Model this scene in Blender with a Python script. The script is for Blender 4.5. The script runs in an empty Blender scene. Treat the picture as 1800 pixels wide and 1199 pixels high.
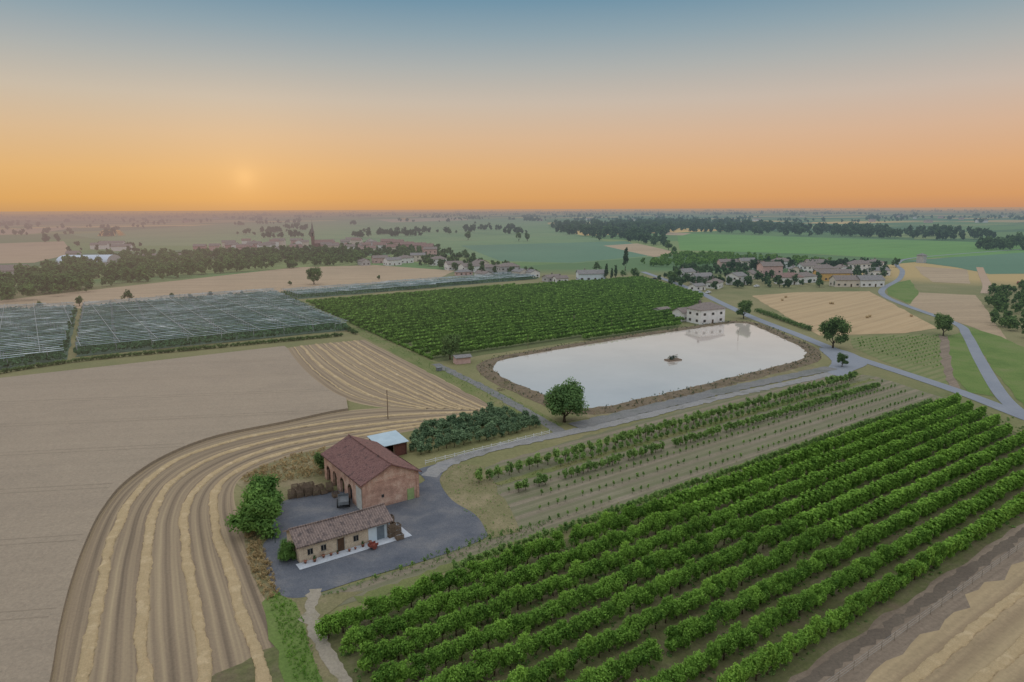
import bpy, bmesh, math, random
import numpy as np
from mathutils import Vector, Matrix
random.seed(7); rng = np.random.default_rng(11)
scene = bpy.context.scene
COL = scene.collection
H = 50.0; F = 1200.0
pitch = math.atan((599.5-367)/F); roll = math.radians(-0.25)
M3 = (Matrix.Rotation(math.pi/2-pitch,3,'X') @ Matrix.Rotation(roll,3,'Z'))
cam = bpy.data.cameras.new("camera"); co = bpy.data.objects.new("camera", cam); COL.objects.link(co)
co.matrix_world = Matrix.Translation((0,0,H)) @ M3.to_4x4()
cam.lens = 24; cam.sensor_width = 36; cam.clip_start = 1; cam.clip_end = 90000
scene.camera = co
scene.view_settings.view_transform = 'Standard'; scene.view_settings.look='None'

# ---- survey helper: sight line of the calibrated drone camera -> point on the terrain (metres)
def G(px,py,z=0.0):
    d = M3 @ Vector(((px-900)/F, -(py-599.5)/F, -1.0))
    t = (z-H)/d.z
    return (d.x*t, d.y*t)
M3i = M3.inverted()
def P(x,y,z=0.0):
    l = M3i @ Vector((x,y,z-H))
    if l.z > -1: return (-9999,-9999)
    return (900+F*l.x/-l.z, 599.5-F*l.y/-l.z)
A0 = math.radians(35.2)
D = (math.cos(A0), math.sin(A0)); N = (math.sin(A0), -math.cos(A0))
def SR(s,r): return (s*D[0]+r*N[0], s*D[1]+r*N[1])
def toSR(x,y): return (x*D[0]+y*D[1], x*N[0]+y*N[1])
def lin(r,g,b,k=1.0):
    f=lambda c:(c/12.92 if c<=.04045 else ((c+.055)/1.055)**2.4)
    return (f(r/255)*k, f(g/255)*k, f(b/255)*k, 1.0)
def alb(r,g,b,k=1.0): 
    c=lin(r,g,b,k); return (min(c[0],.9),min(c[1],.9),min(c[2],.9),1)

# ---------------------------------------------------------------- haze group: distance haze painted into the surface materials as emission
hg = bpy.data.node_groups.new("painted_haze",'ShaderNodeTree')
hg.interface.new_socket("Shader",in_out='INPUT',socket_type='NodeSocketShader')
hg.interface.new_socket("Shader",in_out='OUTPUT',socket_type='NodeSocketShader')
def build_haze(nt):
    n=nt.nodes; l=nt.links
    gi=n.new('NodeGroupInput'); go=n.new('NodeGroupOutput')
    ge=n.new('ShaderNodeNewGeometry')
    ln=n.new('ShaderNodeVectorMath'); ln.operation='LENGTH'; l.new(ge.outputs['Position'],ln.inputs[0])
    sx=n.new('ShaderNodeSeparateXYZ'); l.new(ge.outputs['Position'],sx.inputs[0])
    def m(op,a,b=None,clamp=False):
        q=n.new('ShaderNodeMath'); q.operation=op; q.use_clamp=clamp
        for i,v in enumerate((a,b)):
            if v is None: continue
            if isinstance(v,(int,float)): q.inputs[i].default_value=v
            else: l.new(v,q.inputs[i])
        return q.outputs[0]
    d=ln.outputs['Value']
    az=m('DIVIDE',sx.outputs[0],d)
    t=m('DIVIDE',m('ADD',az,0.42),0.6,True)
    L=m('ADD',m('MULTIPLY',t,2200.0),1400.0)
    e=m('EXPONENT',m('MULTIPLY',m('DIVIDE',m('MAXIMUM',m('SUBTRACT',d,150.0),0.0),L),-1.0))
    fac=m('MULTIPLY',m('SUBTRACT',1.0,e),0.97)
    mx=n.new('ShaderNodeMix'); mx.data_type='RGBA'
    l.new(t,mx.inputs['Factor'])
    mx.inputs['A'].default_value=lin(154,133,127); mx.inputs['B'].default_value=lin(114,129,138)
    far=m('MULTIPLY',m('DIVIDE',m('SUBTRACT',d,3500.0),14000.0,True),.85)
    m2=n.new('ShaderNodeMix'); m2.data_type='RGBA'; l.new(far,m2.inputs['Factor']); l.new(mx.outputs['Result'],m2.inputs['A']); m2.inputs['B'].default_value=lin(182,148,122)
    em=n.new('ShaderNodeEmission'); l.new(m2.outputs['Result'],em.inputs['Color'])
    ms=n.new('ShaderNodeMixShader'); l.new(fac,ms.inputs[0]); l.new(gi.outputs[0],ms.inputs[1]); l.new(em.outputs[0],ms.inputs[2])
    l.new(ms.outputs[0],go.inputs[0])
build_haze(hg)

def newmat(name):
    m=bpy.data.materials.new(name); m.use_nodes=True; m.node_tree.nodes.clear(); return m
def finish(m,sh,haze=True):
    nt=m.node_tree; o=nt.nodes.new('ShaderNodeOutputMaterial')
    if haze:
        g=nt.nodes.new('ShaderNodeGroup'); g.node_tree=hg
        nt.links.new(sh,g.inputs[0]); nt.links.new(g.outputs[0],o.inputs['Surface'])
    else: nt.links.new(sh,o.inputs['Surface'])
    try: m.cycles.emission_sampling='NONE'
    except Exception: pass
    return m
def ramp(nt,fac,cols,pos=None,const=False):
    r=nt.nodes.new('ShaderNodeValToRGB'); cr=r.color_ramp
    if const: cr.interpolation='CONSTANT'
    k=len(cols)
    if pos is None: pos=[0.3+0.4*i/max(1,k-1) for i in range(k)]
    cr.elements[0].position=pos[0]; cr.elements[0].color=cols[0]
    cr.elements[1].position=pos[-1]; cr.elements[1].color=cols[-1]
    for i in range(1,k-1):
        e=cr.elements.new(pos[i]); e.color=cols[i]
    nt.links.new(fac,r.inputs[0]); return r.outputs[0]
def noise_tex(nt,vec,scale,detail=4,rough=.6,dist=0):
    t=nt.nodes.new('ShaderNodeTexNoise'); t.inputs['Scale'].default_value=scale; t.inputs['Detail'].default_value=detail
    t.inputs['Roughness'].default_value=rough; t.inputs['Distortion'].default_value=dist
    nt.links.new(vec,t.inputs['Vector']); return t.outputs['Fac']
def mapv(nt,vec,scale=(1,1,1),rot=0):
    q=nt.nodes.new('ShaderNodeMapping'); q.inputs['Rotation'].default_value=(0,0,rot); q.inputs['Scale'].default_value=scale
    nt.links.new(vec,q.inputs['Vector']); return q.outputs[0]
def rotscale(nt,vec,ang,scale):
    a=mapv(nt,vec,(1,1,1),-ang); return mapv(nt,a,scale,0)
def mixc(nt,f,a,b,mode='MIX'):
    q=nt.nodes.new('ShaderNodeMix'); q.data_type='RGBA'; q.blend_type=mode
    for nm,v in (('Factor',f),('A',a),('B',b)):
        if isinstance(v,(int,float)): q.inputs[nm].default_value=v
        elif isinstance(v,tuple): q.inputs[nm].default_value=v
        else: nt.links.new(v,q.inputs[nm])
    return q.outputs['Result']
def mathn(nt,op,a,b=None,clamp=False):
    q=nt.nodes.new('ShaderNodeMath'); q.operation=op; q.use_clamp=clamp
    for i,v in enumerate((a,b)):
        if v is None: continue
        if isinstance(v,(int,float)): q.inputs[i].default_value=v
        else: nt.links.new(v,q.inputs[i])
    return q.outputs[0]
def bsdf(nt,col,rough=.9,bump=None,bs=.3,bd=.2,metal=0,spec=.2):
    b=nt.nodes.new('ShaderNodeBsdfPrincipled'); b.inputs['Roughness'].default_value=rough; b.inputs['Metallic'].default_value=metal
    b.inputs['Specular IOR Level'].default_value=spec
    if isinstance(col,tuple): b.inputs['Base Color'].default_value=col
    else: nt.links.new(col,b.inputs['Base Color'])
    if bump is not None:
        bn=nt.nodes.new('ShaderNodeBump'); bn.inputs['Strength'].default_value=bs; bn.inputs['Distance'].default_value=bd
        nt.links.new(bump,bn.inputs['Height']); nt.links.new(bn.outputs[0],b.inputs['Normal'])
    return b.outputs[0]
def pos(nt): return nt.nodes.new('ShaderNodeNewGeometry').outputs['Position']

def ground_mat(name,cols,big=.03,fine=1.5,amt=.45,stripe=None,bs=.4,aniso=None,stripe2=None):
    m=newmat(name); nt=m.node_tree; p=pos(nt)
    c=ramp(nt,noise_tex(nt,p,big,6,.65,.3),cols)
    f=noise_tex(nt,p,fine,6,.75)
    c=mixc(nt,amt,c,ramp(nt,f,[(.35,.35,.35,1),(1.5,1.45,1.4,1)],[.25,.75]),'MULTIPLY')
    if aniso:
        v=rotscale(nt,p,aniso[0],(aniso[1],aniso[2],1))
        a=noise_tex(nt,v,1.0,4,.6)
        c=mixc(nt,aniso[3],c,ramp(nt,a,[(.55,.55,.55,1),(1.35,1.35,1.35,1)],[.35,.65]),'MULTIPLY')
    for st_ in (stripe,stripe2):
        if not st_: continue
        ang,per,sc,sa,ph=st_
        v=mapv(nt,p,(1,1,1),-ang)
        s=nt.nodes.new('ShaderNodeSeparateXYZ'); nt.links.new(v,s.inputs[0])
        w=mathn(nt,'SINE',mathn(nt,'MULTIPLY',mathn(nt,'ADD',s.outputs[1],ph),2*math.pi/per))
        n2=noise_tex(nt,p,.5,4,.7)
        w=mathn(nt,'MULTIPLY',mathn(nt,'ADD',mathn(nt,'ADD',mathn(nt,'MULTIPLY',w,.7),.3),mathn(nt,'MULTIPLY',mathn(nt,'SUBTRACT',n2,.5),1.2),True),sa,True)
        c=mixc(nt,w,c,sc)
    return finish(m,bsdf(nt,c,.95,f,bs,.25))

def simple_mat(name,c1,c2=None,scale=1.0,rough=.8,metal=0,obj=False,bs=.1):
    m=newmat(name); nt=m.node_tree
    v=nt.nodes.new('ShaderNodeTexCoord').outputs['Object'] if obj else pos(nt)
    if c2 is None: c2=tuple(x*.7 for x in c1[:3])+(1,)
    f=noise_tex(nt,v,scale,5,.65)
    return finish(m,bsdf(nt,ramp(nt,f,[c2,c1]),rough,f,bs,.05,metal))

LK=1.6
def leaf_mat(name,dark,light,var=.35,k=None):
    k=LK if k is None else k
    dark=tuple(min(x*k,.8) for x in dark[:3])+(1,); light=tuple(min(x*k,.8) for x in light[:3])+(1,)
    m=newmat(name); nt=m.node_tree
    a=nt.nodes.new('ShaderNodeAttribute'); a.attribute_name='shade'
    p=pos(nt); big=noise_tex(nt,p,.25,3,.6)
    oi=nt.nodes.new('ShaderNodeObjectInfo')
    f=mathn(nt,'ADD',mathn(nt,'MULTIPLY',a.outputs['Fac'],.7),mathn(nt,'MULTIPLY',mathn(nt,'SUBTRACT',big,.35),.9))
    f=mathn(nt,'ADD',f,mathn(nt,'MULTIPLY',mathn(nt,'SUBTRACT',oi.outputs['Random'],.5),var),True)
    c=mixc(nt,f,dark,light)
    df=nt.nodes.new('ShaderNodeBsdfDiffuse'); nt.links.new(c,df.inputs[0])
    tr=nt.nodes.new('ShaderNodeBsdfTranslucent'); nt.links.new(c,tr.inputs[0])
    ms=nt.nodes.new('ShaderNodeMixShader'); ms.inputs[0].default_value=.3
    nt.links.new(df.outputs[0],ms.inputs[1]); nt.links.new(tr.outputs[0],ms.inputs[2])
    return finish(m,ms.outputs[0])

# ---------------------------------------------------------------- object helpers
def put(name,mesh,parent=None,loc=(0,0,0),rot=0.0,scale=None,**pr):
    o=bpy.data.objects.new(name,mesh); COL.objects.link(o)
    if parent is not None: o.parent=parent
    o.location=loc; o.rotation_euler=(0,0,rot) if isinstance(rot,(int,float)) else rot
    if scale is not None: o.scale=(scale,)*3 if isinstance(scale,(int,float)) else scale
    for k,v in pr.items(): o[k]=v
    return o
def mesh_py(name,v,f,mats,idx=None,smooth=False):
    me=bpy.data.meshes.new(name); me.from_pydata(v,[],f)
    for m in (mats if isinstance(mats,(list,tuple)) else [mats]): me.materials.append(m)
    if idx is not None: me.polygons.foreach_set('material_index',idx)
    if smooth: me.polygons.foreach_set('use_smooth',[True]*len(f))
    me.update(); return me
def mesh_np(name,V,Q,mat,shade=None):
    me=bpy.data.meshes.new(name); nv=len(V); nf=len(Q)
    me.vertices.add(nv); me.vertices.foreach_set('co',np.asarray(V,dtype=np.float32).ravel())
    me.loops.add(nf*4); me.loops.foreach_set('vertex_index',np.asarray(Q,dtype=np.int32).ravel())
    me.polygons.add(nf); me.polygons.foreach_set('loop_start',np.arange(nf,dtype=np.int32)*4)
    me.update(calc_edges=True)
    if shade is not None:
        a=me.attributes.new('shade','FLOAT','FACE'); a.data.foreach_set('value',np.asarray(shade,dtype=np.float32))
    me.materials.append(mat); return me
class MB:
    def __init__(s): s.v=[]; s.f=[]; s.m=[]
    def box(s,x0,x1,y0,y1,z0,z1,m=0):
        b=len(s.v); s.v+=[(x0,y0,z0),(x1,y0,z0),(x1,y1,z0),(x0,y1,z0),(x0,y0,z1),(x1,y0,z1),(x1,y1,z1),(x0,y1,z1)]
        for q in ((0,3,2,1),(4,5,6,7),(0,1,5,4),(1,2,6,5),(2,3,7,6),(3,0,4,7)): s.f.append(tuple(b+i for i in q)); s.m.append(m)
        return s
    def face(s,pts,m=0):
        b=len(s.v); s.v+=list(pts); s.f.append(tuple(range(b,b+len(pts)))); s.m.append(m); return s
    def tube(s,pts,rad,n=6,m=0,cap=True):
        b=len(s.v); k=len(pts)
        for i,(p,r) in enumerate(zip(pts,rad)):
            p=Vector(p); a=Vector(pts[min(i+1,k-1)])-Vector(pts[max(i-1,0)]); a.normalize()
            u=a.orthogonal().normalized(); w=a.cross(u)
            for j in range(n):
                t=2*math.pi*j/n; q=p+(u*math.cos(t)+w*math.sin(t))*r; s.v.append(tuple(q))
        for i in range(k-1):
            for j in range(n):
                s.f.append((b+i*n+j,b+i*n+(j+1)%n,b+(i+1)*n+(j+1)%n,b+(i+1)*n+j)); s.m.append(m)
        if cap:
            s.f.append(tuple(b+j for j in range(n))[::-1]); s.m.append(m)
            s.f.append(tuple(b+(k-1)*n+j for j in range(n))); s.m.append(m)
        return s
    def mesh(s,name,mats,smooth=False): return mesh_py(name,s.v,s.f,mats,s.m,smooth)

def catmull(pts,per=12,closed=False):
    P_=[np.array(p,float) for p in pts]; n=len(P_); out=[]
    rngs=range(n) if closed else range(n-1)
    for i in rngs:
        g=(lambda k:P_[k%n]) if closed else (lambda k:P_[min(max(k,0),n-1)])
        p0,p1,p2,p3=g(i-1),g(i),g(i+1),g(i+2)
        for j in range(per):
            t=j/per
            out.append(.5*((2*p1)+(-p0+p2)*t+(2*p0-5*p1+4*p2-p3)*t*t+(-p0+3*p1-3*p2+p3)*t**3))
    if not closed: out.append(P_[-1])
    return np.array(out)
def chaikin(pts,it=2,a=.8):
    p=np.array(pts,float)
    for _ in range(it):
        q=np.roll(p,-1,0); p=np.stack([p*a+q*(1-a),p*(1-a)+q*a],1).reshape(-1,2)
    return p
def resample(c,n,closed=False):
    if closed: c=np.vstack([c,c[:1]])
    d=np.r_[0,np.cumsum(np.linalg.norm(np.diff(c,axis=0),axis=1))]
    t=np.linspace(0,d[-1],n+1 if closed else n)
    if closed: t=t[:-1]
    return np.stack([np.interp(t,d,c[:,0]),np.interp(t,d,c[:,1])],1)
def curve_px(pts,per=12,closed=False): return catmull([G(*p) for p in pts],per,closed)
def tess(poly,z):
    from mathutils.geometry import tessellate_polygon
    v=[Vector((p[0],p[1],0)) for p in poly]
    t=tessellate_polygon([v]); return [(p[0],p[1],z) for p in poly],[tuple(x) for x in t]
def fixup(v,f):
    out=[]
    for a in f:
        p=[v[i] for i in a]
        cr=(p[1][0]-p[0][0])*(p[2][1]-p[0][1])-(p[1][1]-p[0][1])*(p[2][0]-p[0][0])
        out.append(a if cr>0 else a[::-1])
    return out
def rough_edge(w,step=3.0,amp=.35):
    out=[]
    n=len(w)
    for i in range(n):
        a=np.array(w[i]);b=np.array(w[(i+1)%n]); L=np.linalg.norm(b-a); st=max(step,np.linalg.norm(a)/60.); k=max(1,min(80,int(L/st)))
        nn_=np.array([-(b-a)[1],(b-a)[0]])/(L+1e-9)
        for j in range(k):
            q=a+(b-a)*(j/k)+nn_*rng.normal(0,amp)*(1 if j else 0); out.append((q[0],q[1]))
    return out
def sheet(name,pts,mat,z,px=True,smooth=0,rough=.3,**pr):
    w=[G(*p) for p in pts] if px else pts
    if smooth: w=[tuple(q) for q in catmull(w,smooth,True)]
    if rough: w=rough_edge(w,1.5 if rough>.35 else 2.5,rough)
    v,f=tess(w,z); f=fixup(v,f)
    pr.setdefault('kind','structure')
    return put(name,mesh_py(name,v,f,mat),**pr)
def ribbon_mesh(c,width,z,mat,jit=0):
    c=np.asarray(c); t=np.gradient(c,axis=0); t/=np.linalg.norm(t,axis=1)[:,None]+1e-9
    nn=np.stack([-t[:,1],t[:,0]],1); k=len(c)
    w=np.full(k,width/2.)+ (rng.normal(0,jit,k) if jit else 0)
    w2=np.full(k,width/2.)+ (rng.normal(0,jit,k) if jit else 0)
    a=c+nn*w[:,None]; b=c-nn*w2[:,None]
    v=[(p[0],p[1],z) for p in a]+[(p[0],p[1],z) for p in b]
    f=[(i,k+i,k+i+1,i+1) for i in range(k-1)]
    return v,f
def ribbon(name,pts,width,mat,z,px=True,per=12,jit=0,step=None,**pr):
    c=curve_px(pts,per) if px else np.array(pts,float)
    if step:
        L=np.linalg.norm(np.diff(c,axis=0),axis=1).sum(); c=resample(c,max(2,int(L/step)))
    v,f=ribbon_mesh(c,width,z,mat,jit); pr.setdefault('kind','structure')
    return put(name,mesh_py(name,v,f,mat),**pr)
def inside(pt,poly):
    x,y=pt; c_=False; j=len(poly)-1
    for i in range(len(poly)):
        xi,yi=poly[i][0],poly[i][1];xj,yj=poly[j][0],poly[j][1]
        if (yi>y)!=(yj>y) and x<(xj-xi)*(y-yi)/(yj-yi)+xi: c_=not c_
        j=i
    return c_

# ---------------------------------------------------------------- world
sun_az=math.radians(-20.8); sun_el=math.radians(2.4)
sd=Vector((math.sin(sun_az)*math.cos(sun_el),math.cos(sun_az)*math.cos(sun_el),math.sin(sun_el)))
W=bpy.data.worlds.new("World"); scene.world=W; W.use_nodes=True; nt=W.node_tree; nt.nodes.clear()
tc=nt.nodes.new('ShaderNodeTexCoord').outputs['Generated']
nz=nt.nodes.new('ShaderNodeVectorMath'); nz.operation='NORMALIZE'; nt.links.new(tc,nz.inputs[0]); dv=nz.outputs[0]
sx=nt.nodes.new('ShaderNodeSeparateXYZ'); nt.links.new(dv,sx.inputs[0])
zz=mathn(nt,'MAXIMUM',sx.outputs[2],0.0)
sk=ramp(nt,zz,[lin(196,148,108),lin(214,160,104),lin(221,173,122),lin(214,181,150),lin(200,185,170),lin(174,176,173),lin(144,163,172),lin(113,147,167),lin(116,150,170),(.90,.94,1.0,1),(1.08,1.12,1.18,1)],
        [0.0,.014,.05,.098,.143,.187,.228,.268,.34,.55,1.0])
az=mathn(nt,'MULTIPLY',mathn(nt,'ADD',sx.outputs[0],.5),1.0,True)
tint=mixc(nt,az,(1.05,1.09,.9,1),(.98,.93,.98,1))
low=mathn(nt,'SUBTRACT',1.0,mathn(nt,'MULTIPLY',zz,5.0,True))
tint=mixc(nt,low,(1,1,1,1),tint)
sk=mixc(nt,1.0,sk,tint,'MULTIPLY')
dt=nt.nodes.new('ShaderNodeVectorMath'); dt.operation='DOT_PRODUCT'; nt.links.new(dv,dt.inputs[0]); dt.inputs[1].default_value=sd
dp=mathn(nt,'MAXIMUM',dt.outputs['Value'],0.0)
g1=mathn(nt,'MULTIPLY',mathn(nt,'POWER',dp,150.0),.05)
g2=mathn(nt,'MULTIPLY',mathn(nt,'POWER',dp,2500.0),.045)
g3=mathn(nt,'MULTIPLY',mathn(nt,'POWER',dp,12000.0),.08)
gl=mathn(nt,'ADD',mathn(nt,'ADD',g1,g2),g3)
glc=mixc(nt,1.0,(1.0,.65,.28,1),gl,'MULTIPLY')
sk=mixc(nt,1.0,sk,glc,'ADD')
ns=nt.nodes.new('ShaderNodeTexSky'); ns.sky_type='NISHITA'; ns.sun_disc=False; ns.sun_elevation=sun_el; ns.sun_rotation=sun_az
bg=nt.nodes.new('ShaderNodeBackground'); bg.inputs['Strength'].default_value=1.0; nt.links.new(sk,bg.inputs[0])
bg2=nt.nodes.new('ShaderNodeBackground'); bg2.inputs['Strength'].default_value=0.001; nt.links.new(ns.outputs[0],bg2.inputs[0])
ad=nt.nodes.new('ShaderNodeAddShader'); nt.links.new(bg.outputs[0],ad.inputs[0]); nt.links.new(bg2.outputs[0],ad.inputs[1])
wo=nt.nodes.new('ShaderNodeOutputWorld'); nt.links.new(ad.outputs[0],wo.inputs[0])
sl=bpy.data.lights.new("sun",'SUN'); sl.energy=0.8; sl.angle=math.radians(8); sl.color=(1,.66,.42)
so=bpy.data.objects.new("sun",sl); COL.objects.link(so); so.rotation_euler=sd.to_track_quat('Z','Y').to_euler(); so.location=(0,0,100)

# ---------------------------------------------------------------- ground materials
m=newmat("ground"); nt=m.node_tree; p=pos(nt)
v=rotscale(nt,p,A0,(1/420.,1/190.,1))
vo=nt.nodes.new('ShaderNodeTexVoronoi'); vo.distance='CHEBYCHEV'; vo.inputs['Scale'].default_value=1.0; vo.inputs['Randomness'].default_value=.75
nt.links.new(v,vo.inputs['Vector'])
s3=nt.nodes.new('ShaderNodeSeparateColor'); nt.links.new(vo.outputs['Color'],s3.inputs[0])
cf=ramp(nt,s3.outputs[0],[alb(88,116,74),alb(122,136,84),alb(76,106,68),alb(206,172,110),alb(98,126,76),alb(176,152,104),alb(80,110,80)],[0,.18,.36,.58,.68,.84,.92],True)
f=noise_tex(nt,p,.02,6,.7); f2=noise_tex(nt,p,1.2,5,.75)
cn=ramp(nt,f,[alb(104,110,70),alb(126,122,84),alb(142,132,98)])
ln=nt.nodes.new('ShaderNodeVectorMath'); ln.operation='LENGTH'; nt.links.new(p,ln.inputs[0])
k=mathn(nt,'MULTIPLY',mathn(nt,'SUBTRACT',ln.outputs['Value'],520.0),1/60.,True)
c=mixc(nt,k,cn,cf)
c=mixc(nt,.4,c,ramp(nt,f2,[(.4,.4,.4,1),(1.5,1.5,1.5,1)],[.25,.75]),'MULTIPLY')
finish(m,bsdf(nt,c,.95)); GROUND=m
S_=60000
gv=[(-S_,-200,0),(S_,-200,0),(S_,S_,0),(-S_,S_,0)]
put("ground",mesh_py("ground",gv,[(0,1,2,3)],GROUND),kind='structure')

CROP=ground_mat("standing_wheat",[alb(147,134,118),alb(157,143,125),alb(151,138,121)],.025,2.4,.42,aniso=(A0+math.radians(-27),.008,.55,.07),bs=.7)
TRAM=ground_mat("tramline",[alb(134,121,105),alb(142,129,112)],.1,2.0,.4)
STRAWF=ground_mat("stubble_field",[alb(168,144,110),alb(178,153,118),alb(172,148,114)],.03,1.5,.3,stripe=(A0+.12,6.5,alb(186,162,126),.4,0),aniso=(A0+.12,.01,.6,.25))
STRAWB=ground_mat("mown_strip",[alb(152,134,106),alb(166,146,116),alb(156,138,110)],.05,1.8,.4,stripe=(A0,2.6,alb(134,115,92),.45,0),aniso=(A0,.015,1.2,.3),stripe2=(A0,7.8,alb(178,158,122),.4,1))
TAN=ground_mat("tan_field",[alb(160,140,114),alb(172,151,124),alb(164,145,118)],.012,.6,.3,aniso=(A0-.5,.01,.2,.25))
GREENF=ground_mat("green_field",[alb(100,126,90),alb(110,136,95),alb(120,138,98)],.006,.4,.25,aniso=(A0,.006,.08,.25))
BGREEN=ground_mat("bright_green_field",[alb(94,134,70),alb(104,142,76),alb(98,138,78)],.006,.3,.2,aniso=(A0,.006,.06,.15))
BLUEGREEN=ground_mat("blue_green_field",[alb(88,120,96),alb(98,130,104)],.006,.3,.2)
GRASS=ground_mat("verge_grass",[alb(94,110,60),alb(114,120,74),alb(132,126,90)],.09,2.5,.5)
GRASSG=ground_mat("green_grass",[alb(88,112,54),alb(104,124,64),alb(118,126,78)],.08,2.5,.5)
DRY=ground_mat("dry_grass",[alb(142,128,102),alb(122,118,84),alb(154,140,112)],.12,2.5,.5)
MID=ground_mat("young_orchard_soil",[alb(140,129,112),alb(132,123,104),alb(148,137,120)],.05,2.0,.4,stripe=(A0,2.27,alb(110,110,84),.8,0.5),stripe2=(A0,4.54,alb(104,112,76),.45,.3),aniso=(A0,.008,1.6,.3))
SOIL=ground_mat("orchard_soil",[alb(114,102,82),alb(98,102,64),alb(122,112,90)],.15,1.6,.55,aniso=(A0,.02,.9,.3))
SOILG=ground_mat("orchard_grass_floor",[alb(92,102,62),alb(102,108,70),alb(90,98,62)],.08,1.2,.4)
GRAVEL=ground_mat("yard_gravel",[alb(86,91,101),alb(102,105,112),alb(124,123,124)],.16,5.0,.6)
GRAVELL=ground_mat("gravel_road",[alb(130,131,132),alb(146,144,142),alb(122,121,116)],.2,3.0,.45)
TRACK=ground_mat("soft_dirt_track",[alb(146,137,122),alb(156,147,132),alb(132,125,102)],.3,3.0,.45)
DTRACK=ground_mat("dark_dirt_track",[alb(98,88,78),alb(112,102,90)],.2,2.5,.5)
ASPH=ground_mat("old_asphalt",[alb(128,133,142),alb(140,144,151)],.1,3.0,.25)
CONC=ground_mat("concrete",[alb(176,182,190),alb(190,194,200)],.4,3.0,.25)
SLOPE=ground_mat("grey_slope",[alb(112,114,116),alb(126,125,123),alb(104,108,102)],.1,2.2,.5)
BANK=ground_mat("pond_bank_earth",[alb(84,78,60),alb(122,108,90),alb(98,94,66)],.22,1.8,.65)
DIRT=ground_mat("dirt",[alb(124,110,96),alb(138,124,108)],.12,2.0,.45,aniso=(A0,.02,1.2,.35))
MIDG=ground_mat("nursery_green",[alb(116,122,78),alb(132,130,92)],.08,1.5,.4,stripe=(A0,3.0,alb(96,112,62),.6,0))

m=newmat("mown_field"); nt=m.node_tree; p=pos(nt)
uv=nt.nodes.new('ShaderNodeUVMap').outputs[0]; s=nt.nodes.new('ShaderNodeSeparateXYZ'); nt.links.new(uv,s.inputs[0])
wob=mathn(nt,'MULTIPLY',mathn(nt,'SUBTRACT',noise_tex(nt,p,.06,2,.5),.5),.08)
vv=mathn(nt,'ADD',s.outputs[1],wob)
w1=mathn(nt,'COSINE',mathn(nt,'MULTIPLY',vv,2*math.pi))
w2=mathn(nt,'COSINE',mathn(nt,'MULTIPLY',vv,2*math.pi*3))
w3=mathn(nt,'SINE',mathn(nt,'MULTIPLY',vv,2*math.pi*10))
fn=noise_tex(nt,p,2.6,6,.75)
q=nt.nodes.new('ShaderNodeCombineXYZ'); nt.links.new(mathn(nt,'MULTIPLY',s.outputs[0],.01),q.inputs[0]); nt.links.new(mathn(nt,'MULTIPLY',vv,4.0),q.inputs[1])
st=noise_tex(nt,q.outputs[0],1.5,3,.5)
f=mathn(nt,'ADD',mathn(nt,'ADD',mathn(nt,'MULTIPLY',w1,.10),mathn(nt,'ADD',mathn(nt,'MULTIPLY',w2,.10),mathn(nt,'MULTIPLY',w3,.035))),mathn(nt,'ADD',mathn(nt,'MULTIPLY',mathn(nt,'SUBTRACT',fn,.5),.4),mathn(nt,'MULTIPLY',st,.9)))
c=ramp(nt,f,[alb(112,98,82),alb(138,121,100),alb(158,140,113),alb(180,160,128)],[.15,.38,.6,.85])
finish(m,bsdf(nt,c,.95,fn,.5,.15)); MOWN=m
WIND=ground_mat("straw_windrow",[alb(192,170,134),alb(180,158,122),alb(204,182,146)],.4,5.0,.4,bs=.7)

# ---------------------------------------------------------------- field sheets
def loft(name,curves,mat,z,n=140,**pr):
    R=[resample(curve_px(c),n) for c in curves]
    fine=[]; vs=[]
    for i in range(len(R)-1):
        for j in range(4):
            t=j/4; fine.append(R[i]*(1-t)+R[i+1]*t); vs.append(i+t)
    fine.append(R[-1]); vs.append(len(R)-1)
    V=[];U=[]
    for c,vv in zip(fine,vs):
        d=np.r_[0,np.cumsum(np.linalg.norm(np.diff(c,axis=0),axis=1))]
        for pt,u in zip(c,d): V.append((pt[0],pt[1],z)); U.append((u,vv))
    fs=[]
    for i in range(len(fine)-1):
        for j in range(n-1): fs.append((i*n+j,i*n+j+1,(i+1)*n+j+1,(i+1)*n+j))
    fs=fixup(V,fs)
    me=mesh_py(name,V,fs,mat); ul=me.uv_layers.new(name="UVMap")
    for lp in me.loops: ul.data[lp.index].uv=U[lp.vertex_index]
    return put(name,me,kind='structure',**pr)
C=[[(60,1330),(90,1199),(105,1110),(125,1030),(150,960),(180,900),(222,850),(290,805),(380,770),(500,745),(612,722),(720,717),(862,720)],
   [(125,1330),(150,1180),(175,1050),(197,950),(234,873),(300,815),(400,777),(520,752),(640,735),(750,727),(858,724)],
   [(255,1330),(256,1199),(250,1090),(258,970),(272,895),(315,838),(400,795),(520,765),(640,748),(750,737),(850,728)],
   [(385,1330),(362,1199),(342,1060),(325,940),(336,872),(385,826),(470,790),(570,768),(670,753),(760,742),(838,732)],
   [(500,1330),(466,1199),(428,1080),(388,960),(374,890),(394,846),(450,812),(540,785),(640,765),(720,752),(815,738)],
   [(590,1330),(540,1199),(492,1080),(455,990),(428,930),(412,880),(416,850),(445,828),(520,800),(610,782),(700,762),(800,745)]]
loft("mown_field",C,MOWN,.012)
E=[[(503,612),(528,645),(560,675),(600,700),(660,715),(740,721)],
   [(530,608),(560,640),(605,672),(660,698),(750,719)],
   [(556,605),(600,640),(660,675),(730,703),(780,719)],
   [(580,603),(640,643),(710,680),(770,708),(812,720)],
   [(603,601),(670,643),(740,680),(800,710),(838,721)],
   [(622,599),(690,637),(765,677),(830,708),(862,721)],
   [(640,597),(705,630),(780,668),(840,700),(885,722)]]
loft("mown_field",E,MOWN,.02)
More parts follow.
